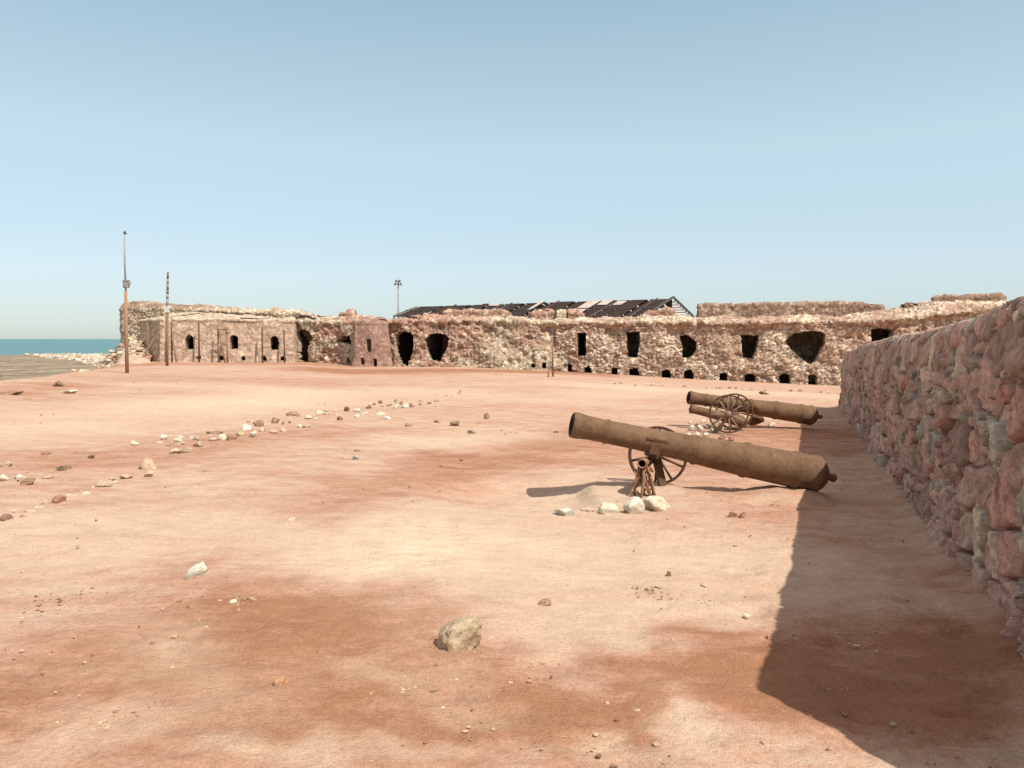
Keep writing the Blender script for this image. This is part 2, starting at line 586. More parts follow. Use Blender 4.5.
def pal_pick(pal, r):
    w = np.array([p[1] for p in pal], float); w = np.cumsum(w / w.sum())
    c = np.array([p[0] for p in pal])
    return c[np.minimum(np.searchsorted(w, r), len(c) - 1)]


def inside(poly, x, y):
    r = np.zeros(x.shape, bool)
    n = len(poly)
    for i in range(n):
        x0, y0 = poly[i]; x1, y1 = poly[(i + 1) % n]
        c = ((y0 > y) != (y1 > y)) & (x < (x1 - x0) * (y - y0) / (y1 - y0 + 1e-12) + x0)
        r ^= c
    return r


def grid_normals(P):
    du = np.gradient(P, axis=0); dv = np.gradient(P, axis=1)
    n = np.cross(du, dv)
    return n / (np.linalg.norm(n, axis=-1, keepdims=True) + 1e-9)


def masonry(name, parent, plan, zb, sect, ds=.058, dt=.058, cell=(.24, .20), amp=.07, pal=P_RUBBLE, mortar=(.33, .22, .14),
            coarse=(.12, 1.2), holes=(), seed=1, mat=None, colfn=None, base=None, ragged=.0, gapw=.22, topcalm=1.0, chink=0.0, sharp=.7, ksm=5, grit=0.0, cav=0.0, tilt=.7, groove_d=0.0):
    """Wall along the plan polyline [(x,y)...]. sect(px-like parameter list) gives for each column a list of
    (offset inwards, z) points. Front face, top and back come out as one skin with stone relief."""
    plan = np.asarray(plan, float)
    seg = np.hypot(*np.diff(plan, axis=0).T); L = np.concatenate([[0], np.cumsum(seg)])
    ns = max(3, int(L[-1] / ds))
    s = np.linspace(0, L[-1], ns + 1)
    px_ = np.stack([np.interp(s, L, plan[:, 0]), np.interp(s, L, plan[:, 1])], -1)
    t = np.gradient(px_, axis=0); t /= np.linalg.norm(t, axis=1, keepdims=True)
    k = ksm
    if ns > 4 * k:
        tp = np.pad(t, ((k, k), (0, 0)), 'edge')
        t = np.stack([np.convolve(tp[:, i], np.ones(2 * k + 1) / (2 * k + 1), 'valid') for i in (0, 1)], -1)
        t /= np.linalg.norm(t, axis=1, keepdims=True)
    nin = np.stack([-t[:, 1], t[:, 0]], -1)           # left of travel; walls run left to right so this points away
    sec = sect(px_, s)                                 # ns+1 x m x 2
    segl = np.hypot(np.diff(sec[..., 0], axis=1), np.diff(sec[..., 1], axis=1))
    cum = np.concatenate([np.zeros((ns + 1, 1)), np.cumsum(segl, axis=1)], 1)
    mean = segl.mean(axis=0)
    rows = []
    for j, m in enumerate(mean):
        n = max(1, int(m / (dt if j < 5 else dt * 3)))
        rows += [j + i / n for i in range(n)]
    rows.append(len(mean))
    rows = np.array(rows); j = np.minimum(rows.astype(int), len(mean) - 1); fr = rows - j
    O = sec[:, j, 0] * (1 - fr) + sec[:, j + 1, 0] * fr
    Z = sec[:, j, 1] * (1 - fr) + sec[:, j + 1, 1] * fr
    T = cum[:, j] * (1 - fr) + cum[:, j + 1] * fr
    Sg = np.repeat(s[:, None], len(rows), 1)
    P = np.stack([px_[:, 0:1] + nin[:, 0:1] * O, px_[:, 1:2] + nin[:, 1:2] * O, Z], -1)
    Nn = grid_normals(P)
    if Nn[ns // 2, 2] @ np.array([nin[ns // 2, 0], nin[ns // 2, 1], 0]) > 0: Nn = -Nn; flip = True
    else: flip = False
    ws = Sg + .06 * fbm(Sg / .5, T / .5, 2, seed + 40); wt = T + .06 * fbm(Sg / .5, T / .5, 2, seed + 41)
    big = vnoise(Sg / 1.7, T / 1.3, None, seed + 9)
    F1, F2, r1, r2, r3, ox, oy = voro(ws / cell[0], wt / cell[1], seed)
    if chink > 0:
        q1, q2, s1, s2, s3, qx, qy = voro(ws / cell[0] * 2.3 + 31, wt / cell[1] * 2.1, seed + 5)
        sel = (r3 < chink)
        F1 = np.where(sel, q1, F1); F2 = np.where(sel, q2, F2)
        r1 = np.where(sel, s1 * .8, r1); r2 = np.where(sel, s2, r2); ox = np.where(sel, qx, ox); oy = np.where(sel, qy, oy)
        r3 = np.where(sel, s3, (r3 - chink) / (1 - chink))
    groove = (1 - sstep(.0, .11, F2 - F1)) * groove_d
    g = sstep(0, gapw * 1.6, F2 - F1)
    h = g ** sharp * (.45 + .55 * r1) + tilt * g * (ox * (r2 - .5) + oy * (r3 - .5))
    h = h + .16 * fbm(Sg / .12, T / .12, 3, seed + 3) * g
    disp = amp * (h - .35) + coarse[0] * fbm(Sg / coarse[1], T / (coarse[1] * .8), 4, seed + 60)
    if chink > 0:
        disp = disp + amp * g * (.20 * fbm(Sg / .055, T / .055, 3, seed + 13) + .16 * np.abs(fbm(Sg / .2, T / .2, 2, seed + 14)))
    disp = disp - groove
    if grit > 0:
        disp = disp + grit * (fbm(Sg / .16, T / .13, 3, seed + 17) + .7 * np.abs(fbm(Sg / .34, T / .28, 3, seed + 18)))
    if cav > 0:                                            # stones fallen out, eroded pockets
        cv1, cv2, c1, c2, c3, _a, _b = voro(ws / .62, wt / .5, seed + 21)
        disp = disp - cav * (c1 > .66) * sstep(.42, .16, cv1 + .12 * fbm(Sg / .2, T / .2, 2, seed + 22))
    edge = np.interp(rows, [0, 1.75, 2.0, 9], [1.0, 1.0, topcalm, topcalm])[None, :] * np.ones_like(disp)
    P2 = P + Nn * (disp * edge)[..., None]
    if ragged > 0:
        topm = (rows > 2.5)[None, :] * 1.0
        P2[..., 2] += topm * ragged * fbm(Sg / .45, T / 2.5, 3, seed + 70)
    col = pal_pick(pal, r2 * .999)
    if colfn is not None: col = colfn(col, P, r2, Sg, T)
    col = col * (.82 + .36 * r3)[..., None]
    gm = sstep(.02, gapw * .8, F2 - F1)[..., None]
    col = np.array(mortar) * (1 - gm) + col * gm
    nr, nc = Sg.shape
    idx = np.arange(nr * nc).reshape(nr, nc)
    faces = np.stack([idx[:-1, :-1], idx[1:, :-1], idx[1:, 1:], idx[:-1, 1:]], -1).reshape(-1, 4)
    keep = np.ones(len(faces), bool)
    Pf = P2.reshape(-1, 3)
    Pu = P.reshape(-1, 3)
    ctr = Pu[faces].mean(axis=1)
    jit = .45
    hx, hy = project(ctr[:, 0], ctr[:, 1], ctr[:, 2])
    hx = hx + jit * fbm(ctr[:, 0] * 3, ctr[:, 2] * 3, 2, seed + 80); hy = hy + jit * fbm(ctr[:, 0] * 3 + 9, ctr[:, 2] * 3, 2, seed + 81)
    rowf = np.repeat((rows[:-1] < 3)[None, :], nr - 1, 0).reshape(-1)
    nin3 = np.repeat(np.concatenate([nin, np.zeros((len(nin), 1))], 1)[:, None, :], nc, 1).reshape(-1, 3)
    for poly, hname, thick, deep in holes:
        m = inside(poly, hx, hy) & rowf & keep
        if not m.any(): continue
        keep &= ~m
        ed = {}
        for q in faces[m]:
            for a, b in ((q[0], q[1]), (q[1], q[2]), (q[2], q[3]), (q[3], q[0])):
                if (b, a) in ed: ed.pop((b, a))
                else: ed[(a, b)] = 1
        vs = {}; V = []; Fc = []
        c0 = Pf[faces[m].reshape(-1)].mean(axis=0)

        def ring(v):
            if v not in vs:
                i = len(V); vs[v] = i
                p = Pf[v]; n = nin3[v]
                jr = RS.uniform(-.02, .02, 3)
                off = p - c0; off = off - n * (off @ n)
                sp = 1.0 + .9 * min(1, deep / 3)
                V.extend([p, p + n * thick * .5 + jr, p + n * thick + jr * 2, c0 + off * sp + n * (thick + .02), c0 + off * sp + n * (thick + deep)])
            return vs[v]
        for (a, b) in ed:
            i, k2 = ring(a), ring(b)
            for q in range(4):
                Fc.append((i + q, k2 + q, k2 + q + 1, i + q + 1))
            Fc.append((i + 4, k2 + 4, -1))
        ce = len(V)
        V.append(c0 + nin3[faces[m][0][0]] * (thick + deep))
        Fr = [f for f in Fc if f[-1] != -1]
        fr_ = [f for k3, f in enumerate(Fr) if k3 % 4 < 2]
        cc = np.array(mortar) * 1.25
        HOLEQ.append((hname, np.array(V), [tuple(x if x != -1 else ce for x in f) for f in Fc], cc))
    o = mesh_obj(name, Pf, faces[keep][:, ::-1] if flip else faces[keep], mat or M_FORT, parent, True, base, col.reshape(-1, 3))
    # end caps
    return o, P2


HOLEQ = []


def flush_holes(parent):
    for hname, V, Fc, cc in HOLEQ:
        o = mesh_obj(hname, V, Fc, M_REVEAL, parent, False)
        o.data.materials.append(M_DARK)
        # deep faces take the dark lining, inner shade put in its colour
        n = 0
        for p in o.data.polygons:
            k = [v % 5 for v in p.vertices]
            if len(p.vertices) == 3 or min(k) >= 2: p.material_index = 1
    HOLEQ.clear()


M_REVEAL = mat_noise('reveal_masonry', (.40, .28, .19), (.5, .38, .27), 6.0, .95, .03)

ground()

# sea
def sea():
    R = 30000
    me_v = []; f = []
    rr = [60, 120, 200, 300, 500, 900, 2000, 6000, R]
    n = 48
    for r in rr:
        for k in range(n):
            a = 2 * math.pi * k / n
            me_v.append((r * math.sin(a), r * math.cos(a), -1.5))
    for i in range(len(rr) - 1):
        for k in range(n):
            k2 = (k + 1) % n
            f.append((i * n + k, i * n + k2, (i + 1) * n + k2, (i + 1) * n + k))
    o = mesh_obj('sea', me_v, [q[::-1] for q in f], M_SEA)
    tag(o, kind='structure')


sea()

# ------------------------------------------------------------------ boulder wall on the right
def near_wall():
    y0, y1 = -5.0, WEND
    ys = np.linspace(y1, y0, 60)        # run so that the yard side is the front
    # travel from the near end to the far end keeps the yard on the left, so travel far -> near
    plan = np.stack([WK * ys + WC, ys], -1)
    hy = np.array([-6, 2.30, 2.40, 2.52, 4.2, 6.0, 8.0, 12.0, 16.0, 20.0, 23.0, 26.0])
    hh = np.array([1.32, 1.36, 1.70, 2.21, 2.08, 1.97, 1.93, 1.94, 1.91, 1.84, 1.78, 1.70])

    def sect(p, s):
        g = gz(p[:, 0], p[:, 1]); H = np.interp(p[:, 1], hy, hh) + .02 * fbm(s / .9, s * 0, 3, 4)
        z = np.zeros((len(s), 8, 2))
        o = lambda i, a, b: (z[:, i, 0].__setitem__(slice(None), a), z[:, i, 1].__setitem__(slice(None), b))
        o(0, -.10, g - .4); o(1, -.05, g + .25); o(2, 0, g + H - .10); o(3, .06, g + H - .02); o(4, .14, g + H)
        o(5, .52, g + H - .02); o(6, .60, g + H - .12); o(7, .64, g - .4)
        return z
    root = empty('boulder_wall', (WK * 10 + WC, 10, float(gz(WK * 10 + WC, 10))),
                 'long shaded wall of pink and grey boulders on the right, running beside both cannons', 'wall')

    def colfn(col, P, r2, Sg, T):
        return col
    o, P = masonry('boulder_face', root, plan, None, sect, ds=.015, dt=.015, cell=(.40, .31), amp=.125, pal=P_BOULD, mortar=(.24, .16, .12),
                   coarse=(.05, .7), seed=23, mat=M_WALL, ragged=.0, gapw=.115, topcalm=.22, chink=.25, sharp=.42, tilt=1.1, groove_d=.075)
    # closed far end
    ring = P[0]
    c = ring.mean(axis=0)
    V = list(ring) + [c]
    F_ = [(i, i + 1, len(ring)) for i in range(len(ring) - 1)]
    cols = np.tile(np.array([[.33, .22, .17]]), (len(V), 1))
    mesh_obj('end_face', V, F_, M_WALL, root, False, None, cols)


near_wall()

# ------------------------------------------------------------------ the fort
FORT = empty('ruined_fort', tuple(on_ground(500, 371)), 'long ruined stone fort with dark openings across the back of the yard', 'fort')


def plan_of(ctrl, step=2.0):
    px = np.array([c[0] for c in ctrl], float); d = np.array([c[1] for c in ctrl], float)
    out = []
    for i in range(len(px) - 1):
        n = max(2, int(abs(px[i + 1] - px[i]) / step) + 1)
        for k in range(n):
            t = k / n
            a = px[i] * (1 - t) + px[i + 1] * t; b = d[i] * (1 - t) + d[i + 1] * t
            x, y, _ = at(a, 350, b); out.append((float(x), float(y)))
    x, y, _ = at(px[-1], 350, d[-1]); out.append((float(x), float(y)))
    return np.array(out)


def fort_sect(yc, yt, rec=1.0, deep=3.0, lip=.11, batter=None, base_y=None, undercut=.0):
    yc = np.array(yc, float); yt = np.array(yt, float)

    def sect(p, s):
        n = len(s)
        pxx, _ = project(p[:, 0], p[:, 1], np.full(n, 1.0))
        zc = at(pxx, np.interp(pxx, yc[:, 0], yc[:, 1]), p[:, 1])[2]
        zt = at(pxx, np.interp(pxx, yt[:, 0], yt[:, 1]), p[:, 1])[2]
        zc = zc + .07 * fbm(s / .8, s * 0, 4, 14); zt = zt + .12 * fbm(s / .7, s * 0 + 5, 4, 15)
        if base_y is None: zb = gz(p[:, 0], p[:, 1]) - .35
        else: zb = at(pxx, base_y, p[:, 1])[2]
        lipv = lip * np.clip(.55 + 1.3 * fbm(s / 2.2, s * 0 + 3, 3, 16), -.2, 1.3)
        und = undercut * np.clip(.5 + 1.4 * fbm(s / 1.9, s * 0 + 8, 3, 19), 0, 1.2)
        bt = 0 if batter is None else np.interp(pxx, *np.array(batter, float).T)
        z = np.zeros((n, 8, 2))
        sec = [(-.05 - bt, zb), (0 - bt * .35, zb * .55 + zc * .45), (.03 + und, zc - .16 - und * .6), (-lipv, zc - .05), (-lipv * .7 + .03, zc + .06), (rec, np.maximum(zt, zc + .1)),
               (deep, np.maximum(zt, zc + .1)), (deep, zb)]
        for i, (a, b) in enumerate(sec):
            z[:, i, 0] = a; z[:, i, 1] = b
        return z
    return sect


def arch(cx, w, y0, y1, taper=.0, lean=0.0, rnd=.9):
    pts = []
    h = y1 - y0; ra = min(w / 2 * rnd, h * .5)
    for k in range(9):
        a = math.pi * k / 8
        pts.append((cx - w / 2 * math.cos(a), y0 + ra - ra * math.sin(a)))
    pts.append((cx + w / 2 * (1 - taper) + lean, y1)); pts.append((cx - w / 2 * (1 - taper) + lean, y1))
    return pts


def rect(cx, w, y0, y1, taper=0, lean=0):
    return [(cx - w / 2, y0), (cx + w / 2, y0), (cx + w / 2 * (1 - taper) + lean, y1), (cx - w / 2 * (1 - taper) + lean, y1)]


def pale_top(zpix=None, amt=.8, pal2=P_PALE, seed=3):
    def fn(col, P, r2, Sg, T):
        _, yy = project(P[..., 0], P[..., 1], P[..., 2])
        return col
    return fn


# --- left annex of small coursed brick with little arched windows
ann = [(140, 53.5), (150, 51.6), (160, 50), (230, 50.3), (294, 50.8), (297.5, 52.8)]
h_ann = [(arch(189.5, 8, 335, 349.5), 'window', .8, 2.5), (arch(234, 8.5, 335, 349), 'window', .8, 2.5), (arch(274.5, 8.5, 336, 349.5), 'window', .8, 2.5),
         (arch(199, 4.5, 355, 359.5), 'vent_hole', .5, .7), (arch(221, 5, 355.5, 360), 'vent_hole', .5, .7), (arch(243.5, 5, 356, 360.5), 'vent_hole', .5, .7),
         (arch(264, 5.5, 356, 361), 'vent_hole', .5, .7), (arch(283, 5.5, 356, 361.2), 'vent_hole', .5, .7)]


def ann_col(col, P, r2, Sg, T):
    px, py = project(P[..., 0], P[..., 1], P[..., 2])
    up = sstep(323, 319, py + 2 * fbm(Sg / .8, T / .8, 3, 88))
    c2 = pal_pick(P_PALE, (r2 * 7.3) % .999)
    return col * (1 - up[..., None]) + c2 * up[..., None]


masonry('brick_annex', FORT, plan_of(ann), None, fort_sect([(138, 321), (160, 320), (230, 319.5), (303, 321)], [(138, 314), (165, 312), (230, 314), (300, 318)], rec=2.2, deep=3.4, lip=.12),
        cell=(.26, .13), amp=.03, pal=P_BRICK, coarse=(.05, 1.4), holes=h_ann, seed=31, ksm=1, grit=.012, colfn=ann_col, gapw=.16, mortar=(.40, .27, .19))
# upper wall behind the annex
up = [(121, 56), (122.5, 54.5), (160, 54), (232, 54), (300, 54), (313, 54)]


def up_col(col, P, r2, Sg, T):
    px, py = project(P[..., 0], P[..., 1], P[..., 2])
    br = np.clip(sstep(309.5, 307, py + 1.5 * fbm(Sg / .6, T / .6, 3, 81)) * (.45 + .55 * sstep(240, 226, px)), 0, 1) * .9
    c2 = pal_pick(P_PARA, (r2 * 5.1) % .999)
    return col * (1 - br[..., None]) + c2 * br[..., None]


masonry('upper_wall', FORT, plan_of(up), None, fort_sect([(120, 309), (160, 308), (230, 311.5), (300, 314), (313, 317)],
        [(120, 303), (135, 302), (160, 303.5), (172, 305.5), (200, 306), (231, 307.5), (234, 311), (242, 308.5), (270, 309), (296, 310), (303, 313), (313, 318)], rec=.35, deep=2.0, lip=.1),
        cell=(.3, .22), amp=.11, pal=P_PALE, coarse=(.09, .8), seed=37, colfn=up_col, ragged=.05)
# --- recess with the doorway
mid = [(290, 53), (312, 52), (335, 51.6), (346, 50.9), (364, 50.6)]
h_mid = [([(298.5, 361.5), (299.5, 345), (297, 338), (295, 332), (299, 329.5), (305, 329.5), (311, 333), (312.5, 339), (309.5, 348), (309, 361.5)], 'doorway', .35, 3.4),
         (arch(349, 4, 357.5, 363.5), 'vent_hole', .5, .7), ([(336, 341), (341, 336), (350, 335.5), (351, 345), (345, 344)], 'window', .6, 1.2)]


def rub_col(col, P, r2, Sg, T):
    px, py = project(P[..., 0], P[..., 1], P[..., 2])
    q = sstep(.45, .6, vnoise(px / 22.0, py / 8.0, None, 91))
    c2 = pal_pick(P_PALE, (r2 * 7.7) % .999)
    return col * (1 - q[..., None]) + c2 * q[..., None]


masonry('rubble_wall', FORT, plan_of(mid), None, fort_sect([(285, 323), (312, 322), (360, 323)], [(285, 319), (315, 318), (345, 317), (360, 318)], rec=.8, deep=2.6),
        cell=(.29, .22), amp=.12, pal=P_REDRUB, coarse=(.30, 1.1), holes=h_mid, seed=41, chink=.5, sharp=.5, grit=.045, cav=.13, colfn=rub_col, ragged=.06)
# --- square tower stub
tow = [(357, 51.4), (355.6, 50), (355, 49.2), (375, 49), (389, 49.1), (387.8, 51)]
h_tow = [(arch(368.5, 5.5, 338.5, 351.5), 'window', .8, 1.5), (arch(362, 4.5, 357.5, 364.5), 'vent_hole', .5, .7), (arch(374.5, 4.5, 358.5, 366.5), 'vent_hole', .5, .7)]
masonry('tower', FORT, plan_of(tow), None, fort_sect([(350, 323), (360, 322.5), (398, 323)], [(350, 319.5), (365, 318), (398, 319)], rec=.25, deep=.6, lip=.03, batter=[(350, .25), (398, .2)]),
        cell=(.2, .13), amp=.028, pal=P_TOWER, coarse=(.06, 1.2), holes=h_tow, seed=43, ksm=1, grit=.015, gapw=.15, mortar=(.30, .19, .14))
# --- reddish wall with the two cave-like vaults, then the collapsed pale stretch
mr = [(384, 50.7), (392, 50.3), (420, 49.8), (480, 49.5), (530, 49), (568, 48.5)]
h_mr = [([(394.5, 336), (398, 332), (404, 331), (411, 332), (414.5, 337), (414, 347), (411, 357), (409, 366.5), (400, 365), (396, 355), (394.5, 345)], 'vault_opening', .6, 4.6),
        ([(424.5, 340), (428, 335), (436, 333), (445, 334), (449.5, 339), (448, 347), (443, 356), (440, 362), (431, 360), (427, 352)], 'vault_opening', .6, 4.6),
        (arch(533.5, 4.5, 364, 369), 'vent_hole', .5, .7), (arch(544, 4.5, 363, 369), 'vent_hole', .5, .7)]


def mr_col(col, P, r2, Sg, T):
    px, py = project(P[..., 0], P[..., 1], P[..., 2])
    n = 14 * fbm(Sg / 1.6, T / 1.2, 4, 95)
    q = sstep(470, 500, px + n) + sstep(.6, .7, vnoise(px / 16.0, py / 9.0, None, 97)) * sstep(340, 350, py) * .9
    q = np.clip(q, 0, 1)
    q = q * (1 - .8 * sstep(505, 525, px + n) * sstep(326, 330, py) * sstep(352, 345, py + n * .3))
    c2 = pal_pick(P_PALE, (r2 * 7.7) % .999)
    return col * (1 - q[..., None]) + c2 * q[..., None]


masonry('vaulted_wall', FORT, plan_of(mr), None, fort_sect([(380, 322), (420, 321), (470, 321), (500, 322), (568, 323)], [(390, 318), (420, 316.5), (445, 317), (510, 318.5), (568, 319.5)],
        undercut=.28, rec=1.3, deep=3.6, batter=[(390, .1), (470, .15), (500, .7), (540, .6), (568, .1)]),
        cell=(.27, .20), amp=.115, pal=P_REDRUB, coarse=(.30, 1.5), holes=h_mr, seed=47, chink=.5, sharp=.5, grit=.045, cav=.13, colfn=mr_col, ragged=.05)
# --- the honeycombed rampart on the right
ram = [(556, 48.6), (620, 47.6), (700, 46.5), (770, 45.7), (840, 45), (930, 44.2), (1030, 43.3)]
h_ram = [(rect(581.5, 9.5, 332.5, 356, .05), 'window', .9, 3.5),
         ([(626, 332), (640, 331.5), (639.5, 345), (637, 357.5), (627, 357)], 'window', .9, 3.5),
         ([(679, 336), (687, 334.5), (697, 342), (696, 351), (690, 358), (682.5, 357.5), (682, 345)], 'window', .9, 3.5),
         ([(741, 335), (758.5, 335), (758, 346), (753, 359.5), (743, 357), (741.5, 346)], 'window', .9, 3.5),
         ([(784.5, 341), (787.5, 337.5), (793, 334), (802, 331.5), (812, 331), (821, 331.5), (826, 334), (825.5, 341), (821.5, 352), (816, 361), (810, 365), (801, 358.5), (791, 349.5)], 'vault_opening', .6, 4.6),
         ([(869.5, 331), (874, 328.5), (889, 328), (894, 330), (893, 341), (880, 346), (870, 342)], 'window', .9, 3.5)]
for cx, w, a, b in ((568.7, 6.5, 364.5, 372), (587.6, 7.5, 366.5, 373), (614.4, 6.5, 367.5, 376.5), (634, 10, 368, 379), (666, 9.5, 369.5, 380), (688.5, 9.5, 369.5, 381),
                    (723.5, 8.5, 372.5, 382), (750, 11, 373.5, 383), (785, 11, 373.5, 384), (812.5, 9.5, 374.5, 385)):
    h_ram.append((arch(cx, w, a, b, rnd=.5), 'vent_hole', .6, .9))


def ram_col(col, P, r2, Sg, T):
    px, py = project(P[..., 0], P[..., 1], P[..., 2])
    q = sstep(.46, .62, vnoise(px / 26.0, py / 10.0, None, 101)) * .75
    q = np.maximum(q, sstep(335, 327, py + 4 * fbm(Sg / 1.5, T / 1.2, 3, 103)) * sstep(320, 324, py) * .8)
    c2 = pal_pick(P_REDRUB, (r2 * 7.7) % .999)
    col = col * (1 - q[..., None]) + c2 * q[..., None]
    # reddish earth rendered round some of the low holes
    for cx in (634, 666, 750, 785):
        e = np.hypot((px - cx) / 9.0, (py - 373) / 9.5)
        e = sstep(1.05, .85, e)
        col = col * (1 - e[..., None] * .8) + np.array([.36, .23, .16]) * e[..., None] * .8
    return col


masonry('rampart_wall', FORT, plan_of(ram), None, fort_sect([(550, 323.5), (700, 323), (840, 322), (880, 321), (905, 318), (950, 313), (1000, 307), (1030, 306)],
        [(550, 318), (640, 318), (700, 317), (840, 316), (880, 312), (905, 308), (930, 303.5), (1000, 302), (1030, 302)], rec=1.2, deep=4.0, undercut=.30),
        cell=(.26, .19), amp=.125, pal=P_RUBBLE, coarse=(.18, 1.3), holes=h_ram, seed=53, chink=.5, sharp=.5, grit=.045, cav=.13, colfn=ram_col, ragged=.05, gapw=.26)


# --- parapets standing on the terrace
def parapet(c, y0, y1, base_y, pal, seed, deep=.7, amp=.08, cell=(.24, .17), rag=.07, coarse=(.07, .9)):
    masonry('parapet', FORT, plan_of(c), None, fort_sect([(p, y) for p, y in y1], [(p, y) for p, y in y0], rec=.12, deep=deep, lip=.02, base_y=base_y), cell=cell, amp=amp, pal=pal, coarse=coarse,
            seed=seed, ragged=rag)


parapet([(696, 49.5), (697.5, 48.4), (780, 47.6), (881, 46.6), (883, 47.6)], [(690, 306), (705, 304.2), (780, 303), (850, 302), (876, 303), (884, 306)], [(690, 307), (700, 305.4), (850, 303.6), (884, 307)], 322, P_PARA, 61)
parapet([(929, 46.6), (931, 45.8), (1000, 45), (1004, 46)], [(925, 296.5), (960, 295), (1000, 293.5), (1004, 296)], [(925, 298), (1000, 295.2), (1004, 298)], 307, P_PARA, 62)
parapet([(443, 53), (445, 52), (508, 51.4), (512, 52.4)], [(440, 311), (460, 309.5), (500, 309.5), (512, 313)], [(440, 312.5), (500, 311), (512, 314)], 323, P_REDRUB, 63)
parapet([(529, 51.6), (531, 50.6), (553, 50.4), (555, 51.4)], [(525, 313), (535, 310.5), (556, 310.5)], [(525, 314), (556, 312)], 323, P_REDRUB, 64)
parapet([(555.5, 51), (556, 50), (566, 50), (566.5, 51)], [(550, 310), (570, 310)], [(550, 311.5), (570, 311.5)], 323, P_PALE, 65, amp=.03)
parapet([(567, 51), (568, 50.1), (583, 50), (584, 51)], [(565, 310), (578, 310.5), (584, 314)], [(565, 311.5), (584, 315)], 323, P_REDRUB, 66)
parapet([(638, 51), (639.5, 50), (673, 49.6), (675, 50.6)], [(636, 318), (650, 311), (660, 308.5), (675, 308.5)], [(636, 319), (650, 313), (660, 310.5), (675, 311)], 323, P_REDRUB, 67)
parapet([(340, 54.6), (341, 53.8), (357, 53.6), (358, 54.6)], [(338, 313), (345, 311), (354, 311), (358, 315)], [(338, 315), (345, 313), (358, 316)], 322, P_REDRUB, 68, amp=.14, rag=.12)
parapet([(903, 46.5), (904.5, 45.9), (912, 45.8), (914, 46.4)], [(903, 305), (908, 302), (914, 306)], [(903, 306), (908, 304), (914, 307)], 312, P_PARA, 69, amp=.14)
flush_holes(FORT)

# ------------------------------------------------------------------ loose stones
ICO = {}


def ico(sub):
    if sub not in ICO:
        import bmesh
        bm = bmesh.new(); bmesh.ops.create_icosphere(bm, subdivisions=sub, radius=1.0)
        ICO[sub] = (np.array([v.co[:] for v in bm.verts]), [tuple(v.index for v in f.verts) for f in bm.faces])
        bm.free()
    return ICO[sub]


def rock_shape(seed, sub=3, facets=9, noise=.10):
    r = np.random.RandomState(seed)
    D, Fc = ico(sub)
    pl = r.normal(size=(facets, 3)); pl /= np.linalg.norm(pl, axis=1, keepdims=True)
    h = r.uniform(.42, .92, facets)
    dot = D @ pl.T
    rad = np.where(dot > .05, h[None, :] / np.maximum(dot, .05), 9).min(axis=1)
    rad = np.minimum(rad, 1.05)
    V = D * rad[:, None]
    V *= (1 + noise * fbm(D[:, 0] * 2.3 + seed, D[:, 1] * 2.3, 3, seed % 97, D[:, 2] * 2.3))[:, None]
    V /= np.abs(V).max(axis=0)
    return V, Fc


SC = {'ochre': (.46, .35, .225), 'white': (.60, .55, .44), 'cream': (.66, .57, .42), 'tan': (.49, .36, .24), 'brown': (.34, .21, .14), 'dark': (.22, .14, .095), 'red': (.36, .17, .11), 'grey': (.40, .35, .28),
      'orange': (.50, .27, .15), 'sand': (.55, .40, .28)}
_sid = [100]


def stone(px, py, w, h, colour, label, group=None, dz=None, asp=.85, rot=None, sub=3, cat='stone', sink=.32, name='stone', block=1.0, lean=0.0, peak=0.0):
    """px,py: where its lower edge meets the ground in the photo; w,h its size there in pixels"""
    _sid[0] += 1
    sd = _sid[0]
    g = on_ground(px, py - h * .18)
    d = g.y
    k = d / F
    W = w * k / 2; H = max(h * k / 2 / .82, W * .28)
    V, Fc = rock_shape(sd, sub, noise=.13)
    if block < 1:
        V = np.sign(V) * np.abs(V) ** block * (1 + .20 * fbm(V[:, 0] * 3.1 + sd, V[:, 1] * 3.1, 5, 9, V[:, 2] * 3.1, gain=.6))[:, None]
        V[:, 2] += lean * V[:, 0]; V /= np.abs(V).max(axis=0)
    V = V * (1 + .05 * fbm(V[:, 0] * 6 + sd, V[:, 1] * 6, 3, 12, V[:, 2] * 6))[:, None]
    if peak:
        V[:, :2] *= (1 - peak * np.clip(V[:, 2:3] + .35, 0, 1.35) / 1.35); V[:, 0] += .25 * np.clip(V[:, 2], 0, 1)
    a = random.uniform(0, 6.28) if rot is None else rot
    V = V * np.array([W, W * asp, H])
    ca, sa = math.cos(a * .15), math.sin(a * .15)
    V = V @ np.array([[ca, sa, 0], [-sa, ca, 0], [0, 0, 1]])
    base = np.array([g.x, g.y, g.z])
    V[:, 2] += H * (1 - sink * 2) + .0
    c = np.array(SC[colour])
    n = fbm(V[:, 0] / (W * .9) + sd, V[:, 1] / (W * .9), 3, sd % 31, V[:, 2] / (W * .9))
    cols = c[None, :] * (1 + .22 * n)[:, None]
    lowz = sstep(.35, -.3, V[:, 2] / H)[:, None] * .5       # earth stuck to the buried edge
    cols = cols * (1 - lowz) + np.array(SAND_P) * lowz
    V = V + base
    o = mesh_obj(name, V, Fc, M_STONE, None, sub > 3, tuple(base), cols)
    return tag(o, label, cat, group)


